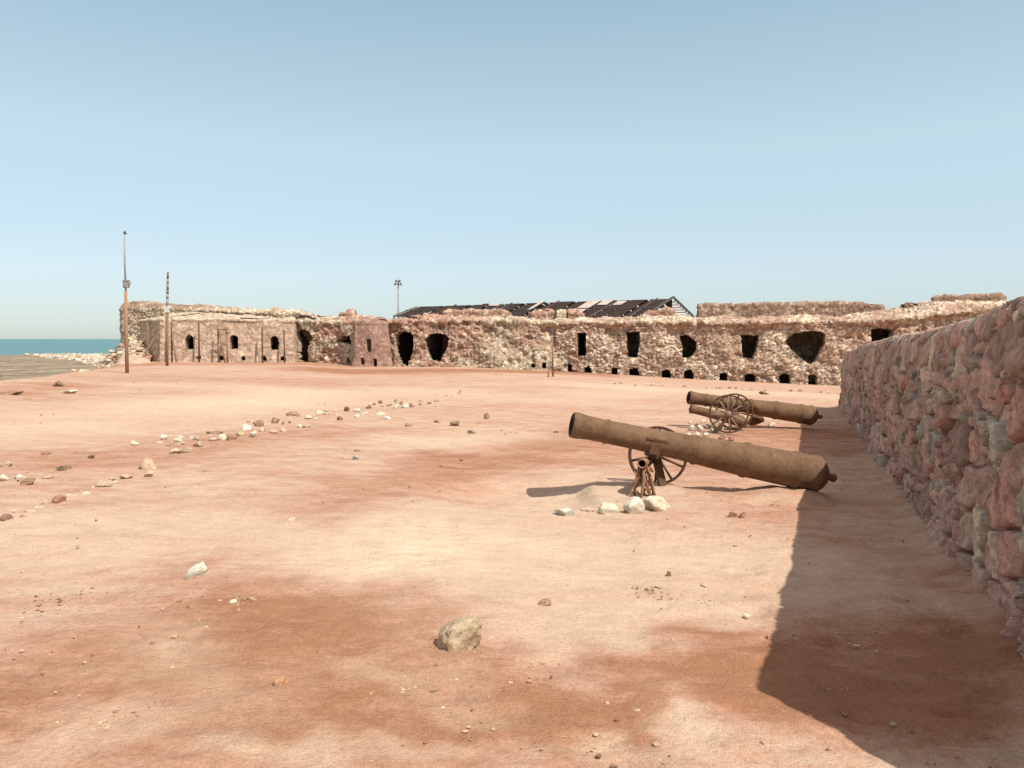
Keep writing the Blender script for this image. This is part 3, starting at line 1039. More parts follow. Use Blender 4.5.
stone(463, 655, 54, 40, 'ochre', 'large tan rock lying alone in the foreground sand', rot=1.6, sub=5, block=.62, lean=.35, asp=.7)
stone(196, 580, 28, 20, 'white', 'pale white triangular stone alone in the left foreground', sub=4, peak=.6)
stone(444, 576, 15, 7, 'white', 'small flat white stone behind the large tan rock')
stone(546, 608, 17, 9, 'brown', 'small brown stone right of the large tan rock')
stone(282, 689, 18, 13, 'orange', 'orange brown stone nearest the camera, lower left', sub=4)
stone(669, 577, 8, 6, 'dark', 'small dark stone chip in bare sand right of the brown stone')
stone(733, 518, 10, 7, 'brown', 'left brown stone of the touching pair below the cannon breech')
stone(743, 519, 10, 7, 'red', 'right reddish stone of the touching pair below the cannon breech')
# retaining stones of the first cannon
stone(565, 518, 22, 15, 'white', 'white stone at the left end of the row under the front cannon', 'white stones propping the front cannon', sub=4)
stone(608, 517, 27, 15, 'cream', 'flat cream stone second from left in the row under the front cannon', 'white stones propping the front cannon', sub=4)
stone(634, 518, 26, 21, 'white', 'white stone with a dark broken face below the rusty wheel stub', 'white stones propping the front cannon', sub=4)
stone(658, 514, 29, 18, 'cream', 'biggest rounded cream stone at the right end of the row under the front cannon', 'white stones propping the front cannon', sub=4)
stone(588, 514, 15, 8, 'sand', 'low sand coloured stone between two white stones by the front cannon', 'white stones propping the front cannon')

GL = 'stones of the broken line across the yard'
row = [(6, 523, 15, 10, 'brown', 'rounded brown stone cut by the left photo edge, at the near end of the line'),
       (23, 519, 9, 6, 'brown', 'small brown stone beside the one at the left photo edge'),
       (30, 514, 14, 5, 'tan', 'flat tan stone in the near stone line left of the reddish one'),
       (42, 510, 12, 5, 'tan', 'flat tan stone touching the left side of the reddish stone'),
       (60, 505, 17, 11, 'red', 'rounded reddish stone in the near stone line on the left'),
       (74, 499, 11, 6, 'tan', 'tan stone just behind the reddish stone on the left'),
       (86, 496, 9, 5, 'white', 'pale flat stone near the left end of the stone line'),
       (104, 488, 18, 9, 'tan', 'sharp tan wedge of stone ending the near line on the left'),
       (4, 482, 10, 8, 'cream', 'cream stone at the left photo edge behind the near line'),
       (19, 480, 12, 7, 'white', 'bright white stone second from the left photo edge'),
       (29, 486, 17, 9, 'brown', 'jagged brown stone beside the bright white stone on the left'),
       (47, 479, 15, 5, 'tan', 'low tan slab right of the jagged brown stone'),
       (8, 467, 16, 6, 'tan', 'low tan stone at the left photo edge, farther back'),
       (46, 456, 11, 6, 'red', 'reddish stone standing alone on the pale sand at left'),
       (63, 471, 15, 7, 'dark', 'dark flat stone alone between the two left lines'),
       (92, 459, 9, 6, 'dark', 'small dark stone alone left of the white pair'),
       (135, 446, 12, 6, 'cream', 'cream stone with a dark side, first of the far line'),
       (146, 472, 24, 17, 'tan', 'pointed tan rock shaped like a small pyramid at left'),
       (127, 479, 14, 5, 'tan', 'flat tan slab left of the pyramid shaped rock'),
       (149, 477, 11, 7, 'sand', 'sand coloured stone in front of the pyramid shaped rock'),
       (206, 474, 9, 5, 'brown', 'small brown stone alone right of the pyramid shaped rock')]
for r_ in row: stone(r_[0], r_[1], r_[2] * .9, r_[3] * .95, *r_[4:], group=GL, sub=4, peak=.75 if r_[2] == 24 else 0)
far_row = [(164, 440, 8, 6, 'white'), (178, 442, 10, 4, 'white'), (192, 440, 9, 6, 'white'), (176, 454, 13, 6, 'tan'), (188, 454, 12, 7, 'tan'), (197, 448, 12, 7, 'tan'), (216, 435, 14, 4, 'brown'),
           (214, 441, 10, 5, 'tan'), (222, 440, 10, 6, 'cream'), (231, 441, 12, 7, 'brown'), (240, 437, 9, 6, 'tan'), (246, 431, 12, 8, 'white'), (253, 438, 9, 7, 'white'), (258, 427, 12, 7, 'brown'),
           (276, 424, 9, 7, 'brown'), (292, 416, 14, 5, 'brown'), (283, 432, 9, 5, 'sand'), (273, 434, 9, 5, 'tan'), (309, 420, 9, 6, 'cream'), (306, 428, 11, 6, 'tan'), (320, 415, 11, 5, 'cream'),
           (326, 416, 8, 4, 'tan'), (339, 421, 8, 6, 'red'), (347, 412, 6, 6, 'dark'), (357, 413, 8, 5, 'cream'), (356, 420, 9, 6, 'white'), (365, 416, 8, 5, 'cream'), (369, 409, 7, 4, 'dark'),
           (380, 404, 5, 4, 'dark'), (380, 416, 11, 5, 'cream'), (388, 420, 9, 4, 'white'), (396, 403, 5, 4, 'brown'), (397, 409, 8, 5, 'white'), (404, 409, 9, 6, 'white'), (412, 408, 6, 5, 'brown'),
           (421, 405, 6, 4, 'tan'), (429, 404, 5, 3, 'tan'), (437, 402, 6, 3, 'brown'), (447, 397, 5, 3, 'tan'), (459, 395, 5, 3, 'brown'), (262, 432, 6, 4, 'white'), (299, 428, 6, 4, 'white')]
for (px, py, w, h, c) in far_row:
    stone(px, py, w, h, c, f'{dict(white="white", tan="tan", brown="brown", cream="cream", sand="sandy", red="reddish", dark="dark")[c]} stone in the far stone line, beyond the pyramid shaped rock', 'stones in the far part of the stone line', sub=2)
tiny = random.Random(3)
for i in range(70):
    t = tiny.random()
    px = 160 + 300 * t + tiny.uniform(-10, 10); py = 446 - 52 * t ** .85 + tiny.uniform(-7, 7) * (1 - .6 * t)
    stone(px, py, tiny.uniform(2.5, 6) * (1.2 - .5 * t), tiny.uniform(1.8, 3.6) * (1.2 - .5 * t), tiny.choice(['sand', 'tan', 'cream', 'tan', 'brown']), 'tiny pale chip of stone among the larger ones of the far stone line', 'chips among the far stone line', sub=2)
for i in range(26):
    t = tiny.random()
    px = 0 + 125 * t; py = 520 - 42 * t + tiny.uniform(-5, 5)
    stone(px, py, tiny.uniform(3, 7), tiny.uniform(2, 4), tiny.choice(['sand', 'tan', 'cream', 'tan', 'brown']), 'tiny chip of stone among the larger ones of the near stone line', 'chips among the near stone line', sub=2)
scat = [(357, 452, 8, 4, 'brown', 'brown stone in open sand, rear one of two close together left of centre'), (355, 461, 8, 6, 'grey', 'greyish stone in open sand, front one of two close together left of centre'),
        (409, 427, 10, 4, 'brown', 'small brown stone left of the dark slab in mid yard'), (436, 423, 6, 4, 'brown', 'tiny brown stone touching the left of the dark slab'),
        (456, 426, 13, 5, 'dark', 'dark flat slab in the middle of the yard'), (471, 434, 10, 5, 'grey', 'grey stone just in front of the dark slab'),
        (487, 419, 7, 7, 'brown', 'upright brown stone standing in the sand right of the dark slab'), (461, 461, 6, 3, 'brown', 'tiny brown stone in the red streak of mid yard'),
        (291, 524, 9, 7, 'sand', 'crumbly clod of sand in the left middle of the yard'), (764, 395, 12, 4, 'dark', 'dark flat stone before the low holes of the fort'),
        (556, 433, 6, 3, 'dark', 'tiny dark stone beyond the muzzle of the front cannon'), (705, 587, 9, 5, 'sand', 'sandy clod near the shadow edge in the foreground'),
        (746, 619, 9, 5, 'cream', 'pale chip beside the shadow edge in the foreground'), (232, 604, 10, 5, 'cream', 'cream chip right of the white triangular stone'),
        (191, 608, 8, 4, 'brown', 'small brown chip below the white triangular stone'),
        (59, 388, 12, 9, 'dark', 'dark broken rock on the bank before the shore'), (12, 395, 20, 6, 'brown', 'brown flat rock at the left edge on the bank before the shore'),
        (70, 393, 16, 4, 'white', 'white slab lying on the bank before the shore'), (28, 400, 8, 3, 'brown', 'small brown rock on the bank near the left edge')]
for s_ in scat: stone(*s_, sub=3)
# rubble round the second cannon's wheel
for i, (px, py, w, h, c) in enumerate([(696, 425, 7, 4, 'white'), (703, 423, 6, 4, 'cream'), (692, 431, 8, 6, 'white'), (700, 431, 8, 6, 'white'), (708, 428, 6, 5, 'cream'), (697, 437, 9, 6, 'white'), (706, 437, 7, 6, 'white'),
                                       (712, 433, 6, 5, 'cream'), (703, 441, 6, 4, 'cream'), (711, 440, 6, 5, 'tan'), (690, 424, 4, 3, 'cream'), (715, 422, 5, 5, 'cream'), (689, 436, 6, 4, 'cream')]):
    stone(px, py, w, h, c, f'{"white" if c == "white" else c} stone in the rubble heap by the rear cannon wheel', 'rubble by the rear cannon wheel', sub=2)
stone(717, 434, 16, 14, 'tan', 'biggest tan boulder wedged against the rear cannon wheel')
stone(722, 440, 8, 6, 'brown', 'brown stone lying before the boulder at the rear cannon wheel')
stone(731, 440, 7, 4, 'red', 'reddish chip right of the brown stone at the rear cannon wheel')
stone(771, 427, 9, 5, 'cream', 'cream stone on the sand under the rear cannon barrel')
# dotted kerb of small stones before the fort
for i in range(34):
    t = i / 33
    px = 600 + 236 * t + random.uniform(-2.5, 2.5); py = 383.5 + 10.5 * t + random.uniform(-.7, .7)
    if random.random() < .25: continue
    stone(px, py, random.uniform(3, 5.5), random.uniform(1.6, 2.4), random.choice(['brown', 'dark', 'tan']), 'small dark stone in the dotted kerb along the fort foot', 'kerb of small stones along the fort foot', sub=2)

# fine pebbles nobody could count
def pebbles():
    V = []; Fc = []; C = []
    D, f = ico(1)
    n = 0
    pal = [SC['brown'], SC['tan'], SC['sand'], SC['orange'], SC['red'], SC['sand'], SC['dark'], SC['tan']]
    for i in range(3800):
        d = 2.2 * math.exp(random.random() ** .8 * math.log(16))
        u = random.uniform(-.72, .72)
        if fbm(np.array([u * d / 1.1]), np.array([d / 1.1]), 2, 19)[0] < -.02 and random.random() < .85: continue
        x, y = u * d, d
        if x > WK * y + WC - .15: continue
        r = random.choice([.0025, .003, .003, .004, .004, .005, .006, .007, .009, .012]) * (1 + .03 * d)
        v = D * (1 + RS.uniform(-.3, .3, (len(D), 1))) * r * np.array([RS.uniform(.8, 1.5), RS.uniform(.7, 1.2), RS.uniform(.4, .8)])
        v = v + np.array([x, y, float(gz(x, y)) + r * .1 + .006])
        V.append(v); Fc += [tuple(k + n for k in q) for q in f]; n += len(D)
        C.append(np.tile(np.array(random.choice(pal)) * random.uniform(.8, 1.15), (len(D), 1)))
    for (qx, qy, n_, sp) in ((416, 690, 70, .10), (690, 648, 60, .12), (242, 603, 40, .10), (655, 592, 40, .12), (470, 656, 40, .12), (520, 668, 30, .15), (812, 655, 30, .2), (110, 725, 40, .12), (700, 600, 30, .15), (300, 520, 40, .2), (60, 600, 30, .2)):
        g0 = on_ground(qx, qy)
        for i in range(n_):
            x = random.gauss(g0.x, sp * .5); y = random.gauss(g0.y, sp * .6); r = random.choice([.003, .004, .006, .008, .011])
            v = D * (1 + RS.uniform(-.35, .35, (len(D), 1))) * r * np.array([RS.uniform(.8, 1.6), RS.uniform(.7, 1.2), RS.uniform(.4, .8)]) + np.array([x, y, float(gz(x, y)) + .008])
            V.append(v); Fc += [tuple(k + n for k in q) for q in f]; n += len(D)
            C.append(np.tile(np.array(random.choice([SC['tan'], SC['orange'], SC['brown'], SC['tan']])) * random.uniform(.85, 1.1), (len(D), 1)))
    o = mesh_obj('pebbles', np.concatenate(V), Fc, M_STONE, None, False, None, np.concatenate(C))
    tag(o, 'fine pebbles and crumbs scattered over the sandy yard', 'pebbles', kind='stuff')


pebbles()

# pale spill of rubble down to the shore, left of the fort
def spill():
    V = []; Fc = []; C = []; n = 0
    Dm, f = ico(2)
    for i in range(3600):
        field = i > 900
        if field:
            d = random.uniform(70, 150); px = random.uniform(2, 138)
            if px < 112 - (d - 70) / 80 * 92 + random.gauss(0, 7): continue
            if px < 60 and random.random() < (60 - px) / 70: continue
        else:
            t = random.random(); px = 72 + 78 * t ** .7
            d = random.uniform(48, 68) if px < 118 else random.uniform(50, 57)
        x, _, _ = at(px, 355, d); x = float(x)
        z = float(gz(x, d))
        mound = 0
        q = math.hypot((px - 126) / 44, (d - 57) / 9)
        mound = 0 if field else 2.6 * max(0, 1 - q) ** .8
        sd = i
        Vr, _f = rock_shape(5000 + i % 40, 2)
        r = random.choice([.07, .09, .12, .15, .2, .26, .34]) * (1.35 if field else .9)
        a = random.uniform(0, 6.28); ca, sa = math.cos(a), math.sin(a)
        v = (Vr * np.array([r, r * .8, r * .62])) @ np.array([[ca, sa, 0], [-sa, ca, 0], [0, 0, 1]])
        hz = mound * random.uniform(.25, 1.0) if mound > 0 else random.uniform(-.05, .08)
        V.append(v + np.array([x, d, z + hz])); Fc += [tuple(k + n for k in q2) for q2 in f]; n += len(Dm)
        c = random.choice([SC['cream'], SC['sand'], SC['white'], SC['white' if field else 'tan'], SC['sand'], SC['tan']]) if random.random() < .93 else SC['orange']
        C.append(np.tile(np.array(c) * random.uniform(.8, 1.05), (len(Dm), 1)))
    o = mesh_obj('shore_rubble', np.concatenate(V), Fc, M_STONE, None, True, None, np.concatenate(C))
    tag(o, 'spill of pale broken rock running down to the shore from the fort corner', 'rubble', kind='stuff')
    # earth core of the mound
    xs = np.linspace(70, 150, 50); dd = np.linspace(46, 68, 40)
    PX, DD = np.meshgrid(xs, dd, indexing='ij')
    X = at(PX, 355, DD)[0]
    q = np.hypot((PX - 126) / 46, (DD - 57) / 9.5)
    Z = gz(X, DD) - .15 + 2.5 * np.maximum(0, 1 - q) ** .9 + .15 * fbm(X, DD, 3, 7)
    idx = np.arange(PX.size).reshape(PX.shape)
    f = np.stack([idx[:-1, :-1], idx[1:, :-1], idx[1:, 1:], idx[:-1, 1:]], -1).reshape(-1, 4)
    c = np.tile(np.array([[.50, .36, .26]]), (PX.size, 1))
    o = mesh_obj('rubble_mound', np.stack([X, DD, Z], -1).reshape(-1, 3), f, M_FORT, None, True, None, c)
    tag(o, kind='structure')


spill()

# ------------------------------------------------------------------ cannons
PROF = [(.0, .076), (.0, .128), (.012, .143), (.05, .147), (.085, .144), (.12, .137), (.2, .131), (.36, .128), (.372, .140), (.395, .140), (.407, .129), (.9, .138), (1.36, .156), (1.372, .170), (1.40, .170),
        (1.412, .160), (1.93, .188), (1.942, .203), (1.975, .203), (1.987, .192), (2.50, .203), (2.512, .217), (2.545, .217), (2.557, .206), (2.72, .208), (2.735, .220), (2.775, .220), (2.79, .21),
        (2.85, .165), (2.90, .10), (2.925, .055), (2.945, .042)]


def wheel(root, c, ax, R, nsp, mrim, mspk, name='wheel', phase=0.0, rimw=.05):
    c = Vector(c); ax = Vector(ax).normalized()
    x = ax.cross(Vector((0, 0, 1))).normalized(); y = x.cross(ax)
    m = MB()
    n = 48
    v = []; f = []
    for k in range(n):
        a = 2 * math.pi * k / n
        d = x * math.cos(a) + y * math.sin(a)
        for rr, w in ((R, -rimw / 2), (R, rimw / 2), (R - .032, rimw / 2), (R - .032, -rimw / 2)):
            v.append(c + d * rr + ax * w)
    for k in range(n):
        k2 = (k + 1) % n
        for j in range(4):
            j2 = (j + 1) % 4
            f.append((k * 4 + j, k * 4 + j2, k2 * 4 + j2, k2 * 4 + j))
    m.add(v, f)
    w = m.build(name, mrim, root)
    h = MB(); h.lathe(c - ax * .09, ax, [(0, .001), (0, .03), (.01, .045), (.06, .062), (.12, .062), (.17, .045), (.18, .03), (.18, .001)], 18)
    h.build('hub', mspk, w, True)
    for k in range(nsp):
        a = 2 * math.pi * k / nsp + phase
        d = x * math.cos(a) + y * math.sin(a)
        s = MB(); s.tube([c + d * .05, c + d * (R * .5), c + d * (R - .025)], [.017, .014, .016], 8)
        s.build('spoke', mspk, w, True)
    return w


def barrel(root, mz, bz, scale_r=1.0, trunnion_t=1.0, mat=M_RUST):
    mz = Vector(mz); bz = Vector(bz)
    ax = (bz - mz); L = ax.length; ax.normalize()
    k = L / 2.945
    prof = [(t * k, r * scale_r) for t, r in PROF]
    m = MB(); m.lathe(mz, ax, prof[1:], 56)
    b = m.build('barrel', mat, root, True)
    # iron casting dents
    co = np.array([v.co[:] for v in b.data.vertices]); nn = np.array([v.normal[:] for v in b.data.vertices])
    co += nn * (.0028 * fbm(co[:, 0] * 7, co[:, 1] * 7, 3, 5, co[:, 2] * 7))[:, None]
    b.data.vertices.foreach_set('co', co.astype(np.float32).ravel())
    m = MB(); m.lathe(mz, ax, [(0, .128 * scale_r), (.0, .078 * scale_r), (.02, .074 * scale_r), (1.2 * k, .07 * scale_r), (1.2 * k, .001)], 32)
    m.build('bore', M_BORE, b, True)
    m = MB(); e = L; m.lathe(mz, ax, [(e - .02, .038 * scale_r), (e + .012, .032 * scale_r), (e + .025, .042 * scale_r), (e + .05, .05 * scale_r), (e + .075, .042 * scale_r), (e + .09, .02 * scale_r), (e + .094, .001)], 20)
    m.build('cascabel', mat, b, True)
    return b, ax, k


def trunnion(parent, mz, ax, t, r, side, mat=M_RUST, ln=.13):
    s = Vector(ax).cross(Vector((0, 0, 1))).normalized() * side
    c = Vector(mz) + Vector(ax) * t
    m = MB(); m.lathe(c + s * (r * .7), s, [(0, .062), (ln, .06), (ln + .012, .05), (ln + .012, .001)], 18)
    m.build('trunnion', mat, parent, True)


# --- front cannon
D1m, D1b = 8.46, 8.75
mz = Vector(at(571.5, 424.5, D1m)); bz = Vector(at(829, 477, D1b))
c1 = empty('cannon', tuple(on_ground(655, 492)), 'front rusty cannon with one far wheel, its barrel tilted up to the left', 'cannon', 'old cannons by the wall')
b1, ax1, k1 = barrel(c1, mz, bz)
nh = Vector(at(643.5, 463, 8.28)); fh = Vector(at(657.5, 455.5, 9.15))
adir = (fh - nh).normalized()
m = MB(); m.tube([nh + adir * .05, fh - adir * .02], [.036, .036], 14); m.build('axle', M_RUSTD, c1, True)
wheel(c1, fh, adir, .352, 10, M_RUSTD, M_RUSTD, phase=.25)
# broken near wheel: hub ring and the few spokes still standing in the ground
m = MB(); m.lathe(nh - adir * .10, adir, [(.02, .036), (0, .042), (0, .050), (.02, .054), (.16, .05), (.18, .042)], 22)
stub = m.build('wheel_stub', M_RUSTR, c1, True)
m = MB(); m.lathe(nh - adir * .10, adir, [(.004, .0425), (.03, .040), (.15, .038), (.15, .001)], 18); m.build('hub_bore', M_BORE, stub, True)
for dx, dy, rr in ((-.135, -.05, .013), (-.09, .03, .016), (-.045, -.07, .017), (.005, .02, .018), (.06, -.05, .016), (.105, .0, .015), (.14, -.06, .012)):
    foot = Vector((nh.x + dx, nh.y + dy, float(gz(nh.x + dx, nh.y + dy)) - .05))
    top = nh + Vector((dx * .25, dy * .4, -.03))
    q1 = top.lerp(foot, .35) + Vector((random.uniform(-.03, .03), random.uniform(-.02, .02), 0))
    q2 = top.lerp(foot, .7) + Vector((random.uniform(-.035, .035), random.uniform(-.02, .02), 0))
    m = MB(); m.tube([top, q1, q2, foot], [rr * .8, rr * 1.3, rr * .8, rr * 1.4], 8, wob=.6); m.build('spoke', M_RUSTR, stub, True)
for k in range(16):
    a = Vector((nh.x + random.uniform(-.12, .12), nh.y + random.uniform(-.08, .0), nh.z - random.uniform(.06, .34)))
    m = MB(); m.tube([a, a + Vector((random.uniform(-.05, .05), random.uniform(-.03, .03), random.uniform(-.09, .09)))], [random.uniform(.006, .017), .008], 6, wob=.6)
    m.build('rust_scrap', M_RUSTR, stub, True)
# leaning strut and bracket under the barrel
p0 = Vector(at(655, 452, 8.75)); p1 = on_ground(664, 487)
m = MB(); m.bar(p0, p1 - Vector((0, 0, .05)), .085, .05); m.build('strut', M_RUSTD, c1)
p0 = Vector(at(640, 470, 8.5)); p1 = Vector(at(655, 456, 8.85))
m = MB(); m.bar(p0, p1, .06, .06); m.build('brace', M_RUSTD, c1)
sd = ax1.cross(Vector((0, 0, 1))).normalized()
if sd.y > 0: sd = -sd
tc = mz + ax1 * .93
m = MB(); m.box(tc + sd * .134 + Vector((0, 0, -.075)), .12, .018, .12, ax1, sd, ax1.cross(sd)); m.bar(tc + sd * .137 + Vector((0, 0, .03)) - ax1 * .1, tc + sd * .137 + Vector((0, 0, .03)) + ax1 * .15, .02, .022)
m.box(tc + Vector((0, 0, -.155)), .11, .2, .05, ax1, sd, ax1.cross(sd))
m.build('bracket', M_RUSTD, c1)

# --- rear cannon
g2 = on_ground(729, 434)
D2w = g2.y
mz2 = Vector(at(688.5, 397.5, D2w + 1.25)); bz2 = Vector(at(818.5, 416.5, D2w + 1.55))
c2 = empty('cannon', tuple(g2), 'rear rusty cannon with two spoked wheels, farther back beside the wall', 'cannon', 'old cannons by the wall')
b2, ax2, k2_ = barrel(c2, mz2, bz2)
s2 = ax2.cross(Vector((0, 0, 1))).normalized()
if s2.y > 0: s2 = -s2
trunnion(b2, mz2, ax2, 1.48, .155, 1 if ax2.cross(Vector((0, 0, 1))).y < 0 else -1)
R2 = .385
w2 = Vector(at(728.5, 414, D2w)); f2 = Vector(at(734.5, 411.5, D2w + 1.0))
ad2 = (f2 - w2).normalized()
wheel(c2, w2, ad2, R2, 12, M_RUSTD, M_PALE, phase=.1)
wheel(c2, f2, ad2, R2, 12, M_RUSTD, M_RUSTD, phase=.3)
m = MB(); m.tube([w2, f2], [.035, .035], 12); m.build('axle', M_RUSTD, c2, True)
# --- small barrel on the ground under it
s0 = Vector(at(690, 408.5, D2w + 1.0)); s1 = Vector(at(742, 421.5, D2w + .95))
m = MB(); axs = (s1 - s0); L = axs.length; axs.normalize()
m.lathe(s0, axs, [(.0, .05), (0, .085), (.02, .10), (.06, .10), (.09, .088), (.4, .09), (.41, .098), (.45, .098), (.46, .092), (L * .6, .105), (L * .61, .115), (L * .64, .115), (L * .65, .108), (L, .125), (L + .05, .09), (L + .09, .03), (L + .1, .001)], 28)
sb = m.build('cannon_barrel', M_RUST, None, True, base=tuple(s0))
tag(sb, 'small loose cannon barrel lying behind the wheel of the rear cannon', 'cannon barrel')
m = MB(); m.lathe(s0, axs, [(0, .05), (.01, .045), (.6, .04), (.6, .001)], 20); m.build('bore', M_BORE, sb, True)

g = on_ground(757, 426)
V, Fc = rock_shape(777, 4, noise=.12)
V = V * np.array([.19, .15, .15]) + np.array([g.x, g.y + .12, g.z + .12])
o = mesh_obj('chock', V, Fc, M_RUSTD, None, True, tuple(g)); tag(o, 'dark lump of old iron chocked under the rear cannon barrel', 'chock')
# ------------------------------------------------------------------ roofed shelter behind the fort
ap0 = np.array(at(417, 306.5, 60.)); ap1 = np.array(at(671.5, 298.2, 54.5))
fe0 = np.array(at(394, 316, 57.)); fe1 = np.array(at(639, 319.5, 51.8))
be1 = np.array(at(695, 320, 57.4)); be0 = be1 + (ap0 - ap1)
be0[2] = fe0[2]
sh = empty('roofed_shelter', tuple((fe0 + be1) / 2 - np.array([0, 0, (fe0[2] + be1[2]) / 2 + .3])), 'long low shelter with dark rusted roof sheets behind the fort terrace', 'shelter')
NB = 20
TB = [0]
for i in range(NB): TB.append(TB[-1] + random.uniform(.55, 1.5))
TB = [t / TB[-1] for t in TB]
light = {6: (.84, .98), 10: (.45, .98), 14: (.0, .98), 15: (.70, .98), 16: (.76, .98)}
for i in range(NB):
    t0, t1 = TB[i], TB[i + 1]
    A = lambda t, q: Vector(tuple((fe0 * (1 - t) + fe1 * t) * (1 - q) + (ap0 * (1 - t) + ap1 * t) * q)) + Vector((0, 0, .10 * math.sin(i * 2.7) * q * .4))
    B = lambda t, q: Vector(tuple((be0 * (1 - t) + be1 * t) * (1 - q) + (ap0 * (1 - t) + ap1 * t) * q))
    e = .004; sag = Vector((0, 0, random.uniform(-.09, .07)))
    A0 = A
    A = lambda t, q, A0=A0, sag=sag: A0(t, q) + sag * (1 if q > .5 else .4)
    lo, hi = light.get(i, (2, 2))
    m = MB(); m.slab([A(t0 + e, 0), A(t1 - e, 0), A(t1 - e, .98), A(t0 + e, .98)], .03); m.build('roof_sheet', M_ROOFD, sh)
    if lo < 1:
        m = MB(); up_ = Vector((0, -.02, .05)); m.slab([A(t0 + .007, lo) + up_, A(t1 - .007, lo) + up_, A(t1 - .007, hi) + up_, A(t0 + .007, hi) + up_], .02)
        o = m.build('roof_sheet', M_ROOFL, sh); o['label'] = 'pale unrusted roof sheet'
    m = MB(); m.slab([B(t0 + e, .98), B(t1 - e, .98), B(t1 - e, 0), B(t0 + e, 0)], .03); m.build('roof_sheet', M_ROOFD, sh)
    if i in (0, 3, 7, 8, 12, 16, 19):
        m = MB(); m.bar(A(t0, -.02) + Vector((0, 0, .05)), A(t0, 1.0) + Vector((0, 0, .05)), .08, .07); m.build('rafter', M_STEEL if i % 3 else M_RUSTD, sh)
for q in (.5,):
    m = MB(); m.bar(Vector(tuple(fe0 * (1 - q) + ap0 * q)) + Vector((0, -.03, .08)), Vector(tuple(fe1 * (1 - q) + ap1 * q)) + Vector((0, -.03, .08)), .05, .05); m.build('purlin', M_STEEL, sh)
# open gable with pale slats
for a, b in ((fe1, ap1), (be1, ap1), (fe1, be1)):
    m = MB(); m.bar(Vector(tuple(a)) + Vector((.12, 0, .05)), Vector(tuple(b)) + Vector((.12, 0, .09)), .11, .13); m.build('gable_frame', M_STEEL, sh)
for k in range(8):
    q = .06 + k * .115
    a = ap1 * q + be1 * (1 - q); mid_ = (fe1 + be1) / 2; b = ap1 * q + (mid_ * .55 + be1 * .45 - (be1 - mid_) * .35) * (1 - q)
    m = MB(); m.bar(Vector(tuple(a)) + Vector((.05, 0, 0)), Vector(tuple(b)) + Vector((.05, 0, 0)), .03, .12); m.build('slat', M_WHITE, sh)
for t in (0, .25, .5, .75, 1):
    for E in ((fe0, fe1), (be0, be1)):
        p = Vector(tuple(E[0] * (1 - t) + E[1] * t)); g = float(gz(p.x, p.y))
        m = MB(); m.tube([(p.x, p.y, g - .2), (p.x, p.y, p.z)], .07, 10); m.build('post', M_STEEL, sh, True)

# ------------------------------------------------------------------ poles
g = on_ground(127, 372.5)
p1 = empty('lamp_pole', tuple(g), 'tallest pole with a lamp box halfway up, left of the fort', 'pole')
def up_to(px, py): return Vector(at(px, py, g.y))
m = MB(); m.tube([g - Vector((0, 0, .2)), up_to(126.3, 330), up_to(125.7, 291)], [.085, .075, .065], 12); m.build('wooden_mast', M_WOODR, p1, True)
m = MB(); m.tube([up_to(125.8, 292), up_to(124.8, 262), up_to(124.3, 234)], [.045, .04, .03], 10); m.build('metal_mast', M_GREY, p1, True)
m = MB(); c_ = up_to(126.2, 284.5); m.box(c_, .22, .2, .32); m.box(c_ + Vector((0, -.112, 0)), .16, .026, .22); m.box(c_ + Vector((.145, 0, .05)), .072, .16, .10); m.box(c_ + Vector((0, 0, .18)), .27, .24, .04); m.build('lamp_box', M_GREY, p1)
m = MB(); t_ = up_to(124.3, 234); m.tube([t_, t_ + Vector((.03, 0, .06)), t_ + Vector((.02, 0, .14))], [.03, .06, .035], 10); m.tube([t_ + Vector((0, 0, .09)), t_ + Vector((.11, -.03, .0))], [.05, .03], 10); m.build('finial_lamp', M_STEEL, p1, True)

g = on_ground(167, 366.5)
p2 = empty('marker_pole', tuple(g), 'shorter pole with a banded upper half and white bracket', 'pole')
m = MB(); m.tube([g - Vector((0, 0, .2)), up_to(166.8, 335), up_to(167.2, 306)], [.08, .075, .07], 10); m.build('lower_mast', M_WOOD, p2, True)
ys_ = [306, 299, 294, 290, 284, 279, 272]
for i in range(6):
    m = MB(); m.tube([up_to(167.3 + .1 * i, ys_[i]), up_to(167.4 + .1 * i, ys_[i + 1])], [.07 - .003 * i, .067 - .003 * i], 10); m.build('band', (M_PALE, M_GREY, M_WOOD)[i % 3] if i else M_GREY, p2, True)
m = MB(); c_ = up_to(167, 307); m.box(c_, .42, .12, .16); m.box(c_ + Vector((0, 0, -.14)), .26, .14, .3); m.build('bracket', M_WHITE, p2)

bx = Vector(at(398, 312, 61)); gb = float(gz(bx.x, bx.y)); top = Vector(at(398.2, 281, 61))
p3 = empty('floodlight_mast', (bx.x, bx.y, gb), 'slim floodlight mast standing behind the fort roofline', 'floodlight')
m = MB(); m.tube([(bx.x, bx.y, gb - .2), top], [.09, .055], 10); m.build('mast', M_GREY, p3, True)
m = MB(); m.tube([top + Vector((-.28, 0, -.25)), top + Vector((.28, 0, -.25))], .03, 8); m.build('crossbar', M_GREY, p3, True)
for dx, dz in ((-.22, -.25), (.22, -.25), (-.13, -.02), (.13, -.02)):
    c_ = top + Vector((dx, -.1, dz))
    m = MB(); m.box(c_, .2, .14, .19); m.box(c_ + Vector((0, .1, 0)), .13, .08, .12)
    l = m.build('floodlight', M_WHITE, p3); m = MB(); m.box(c_ + Vector((0, -.078, 0)), .15, .014, .14); m.build('lens', M_GLASS, l)
m = MB(); m.tube([top, top + Vector((0, 0, .3))], [.02, .01], 6); m.build('spike', M_GREY, p3, True)

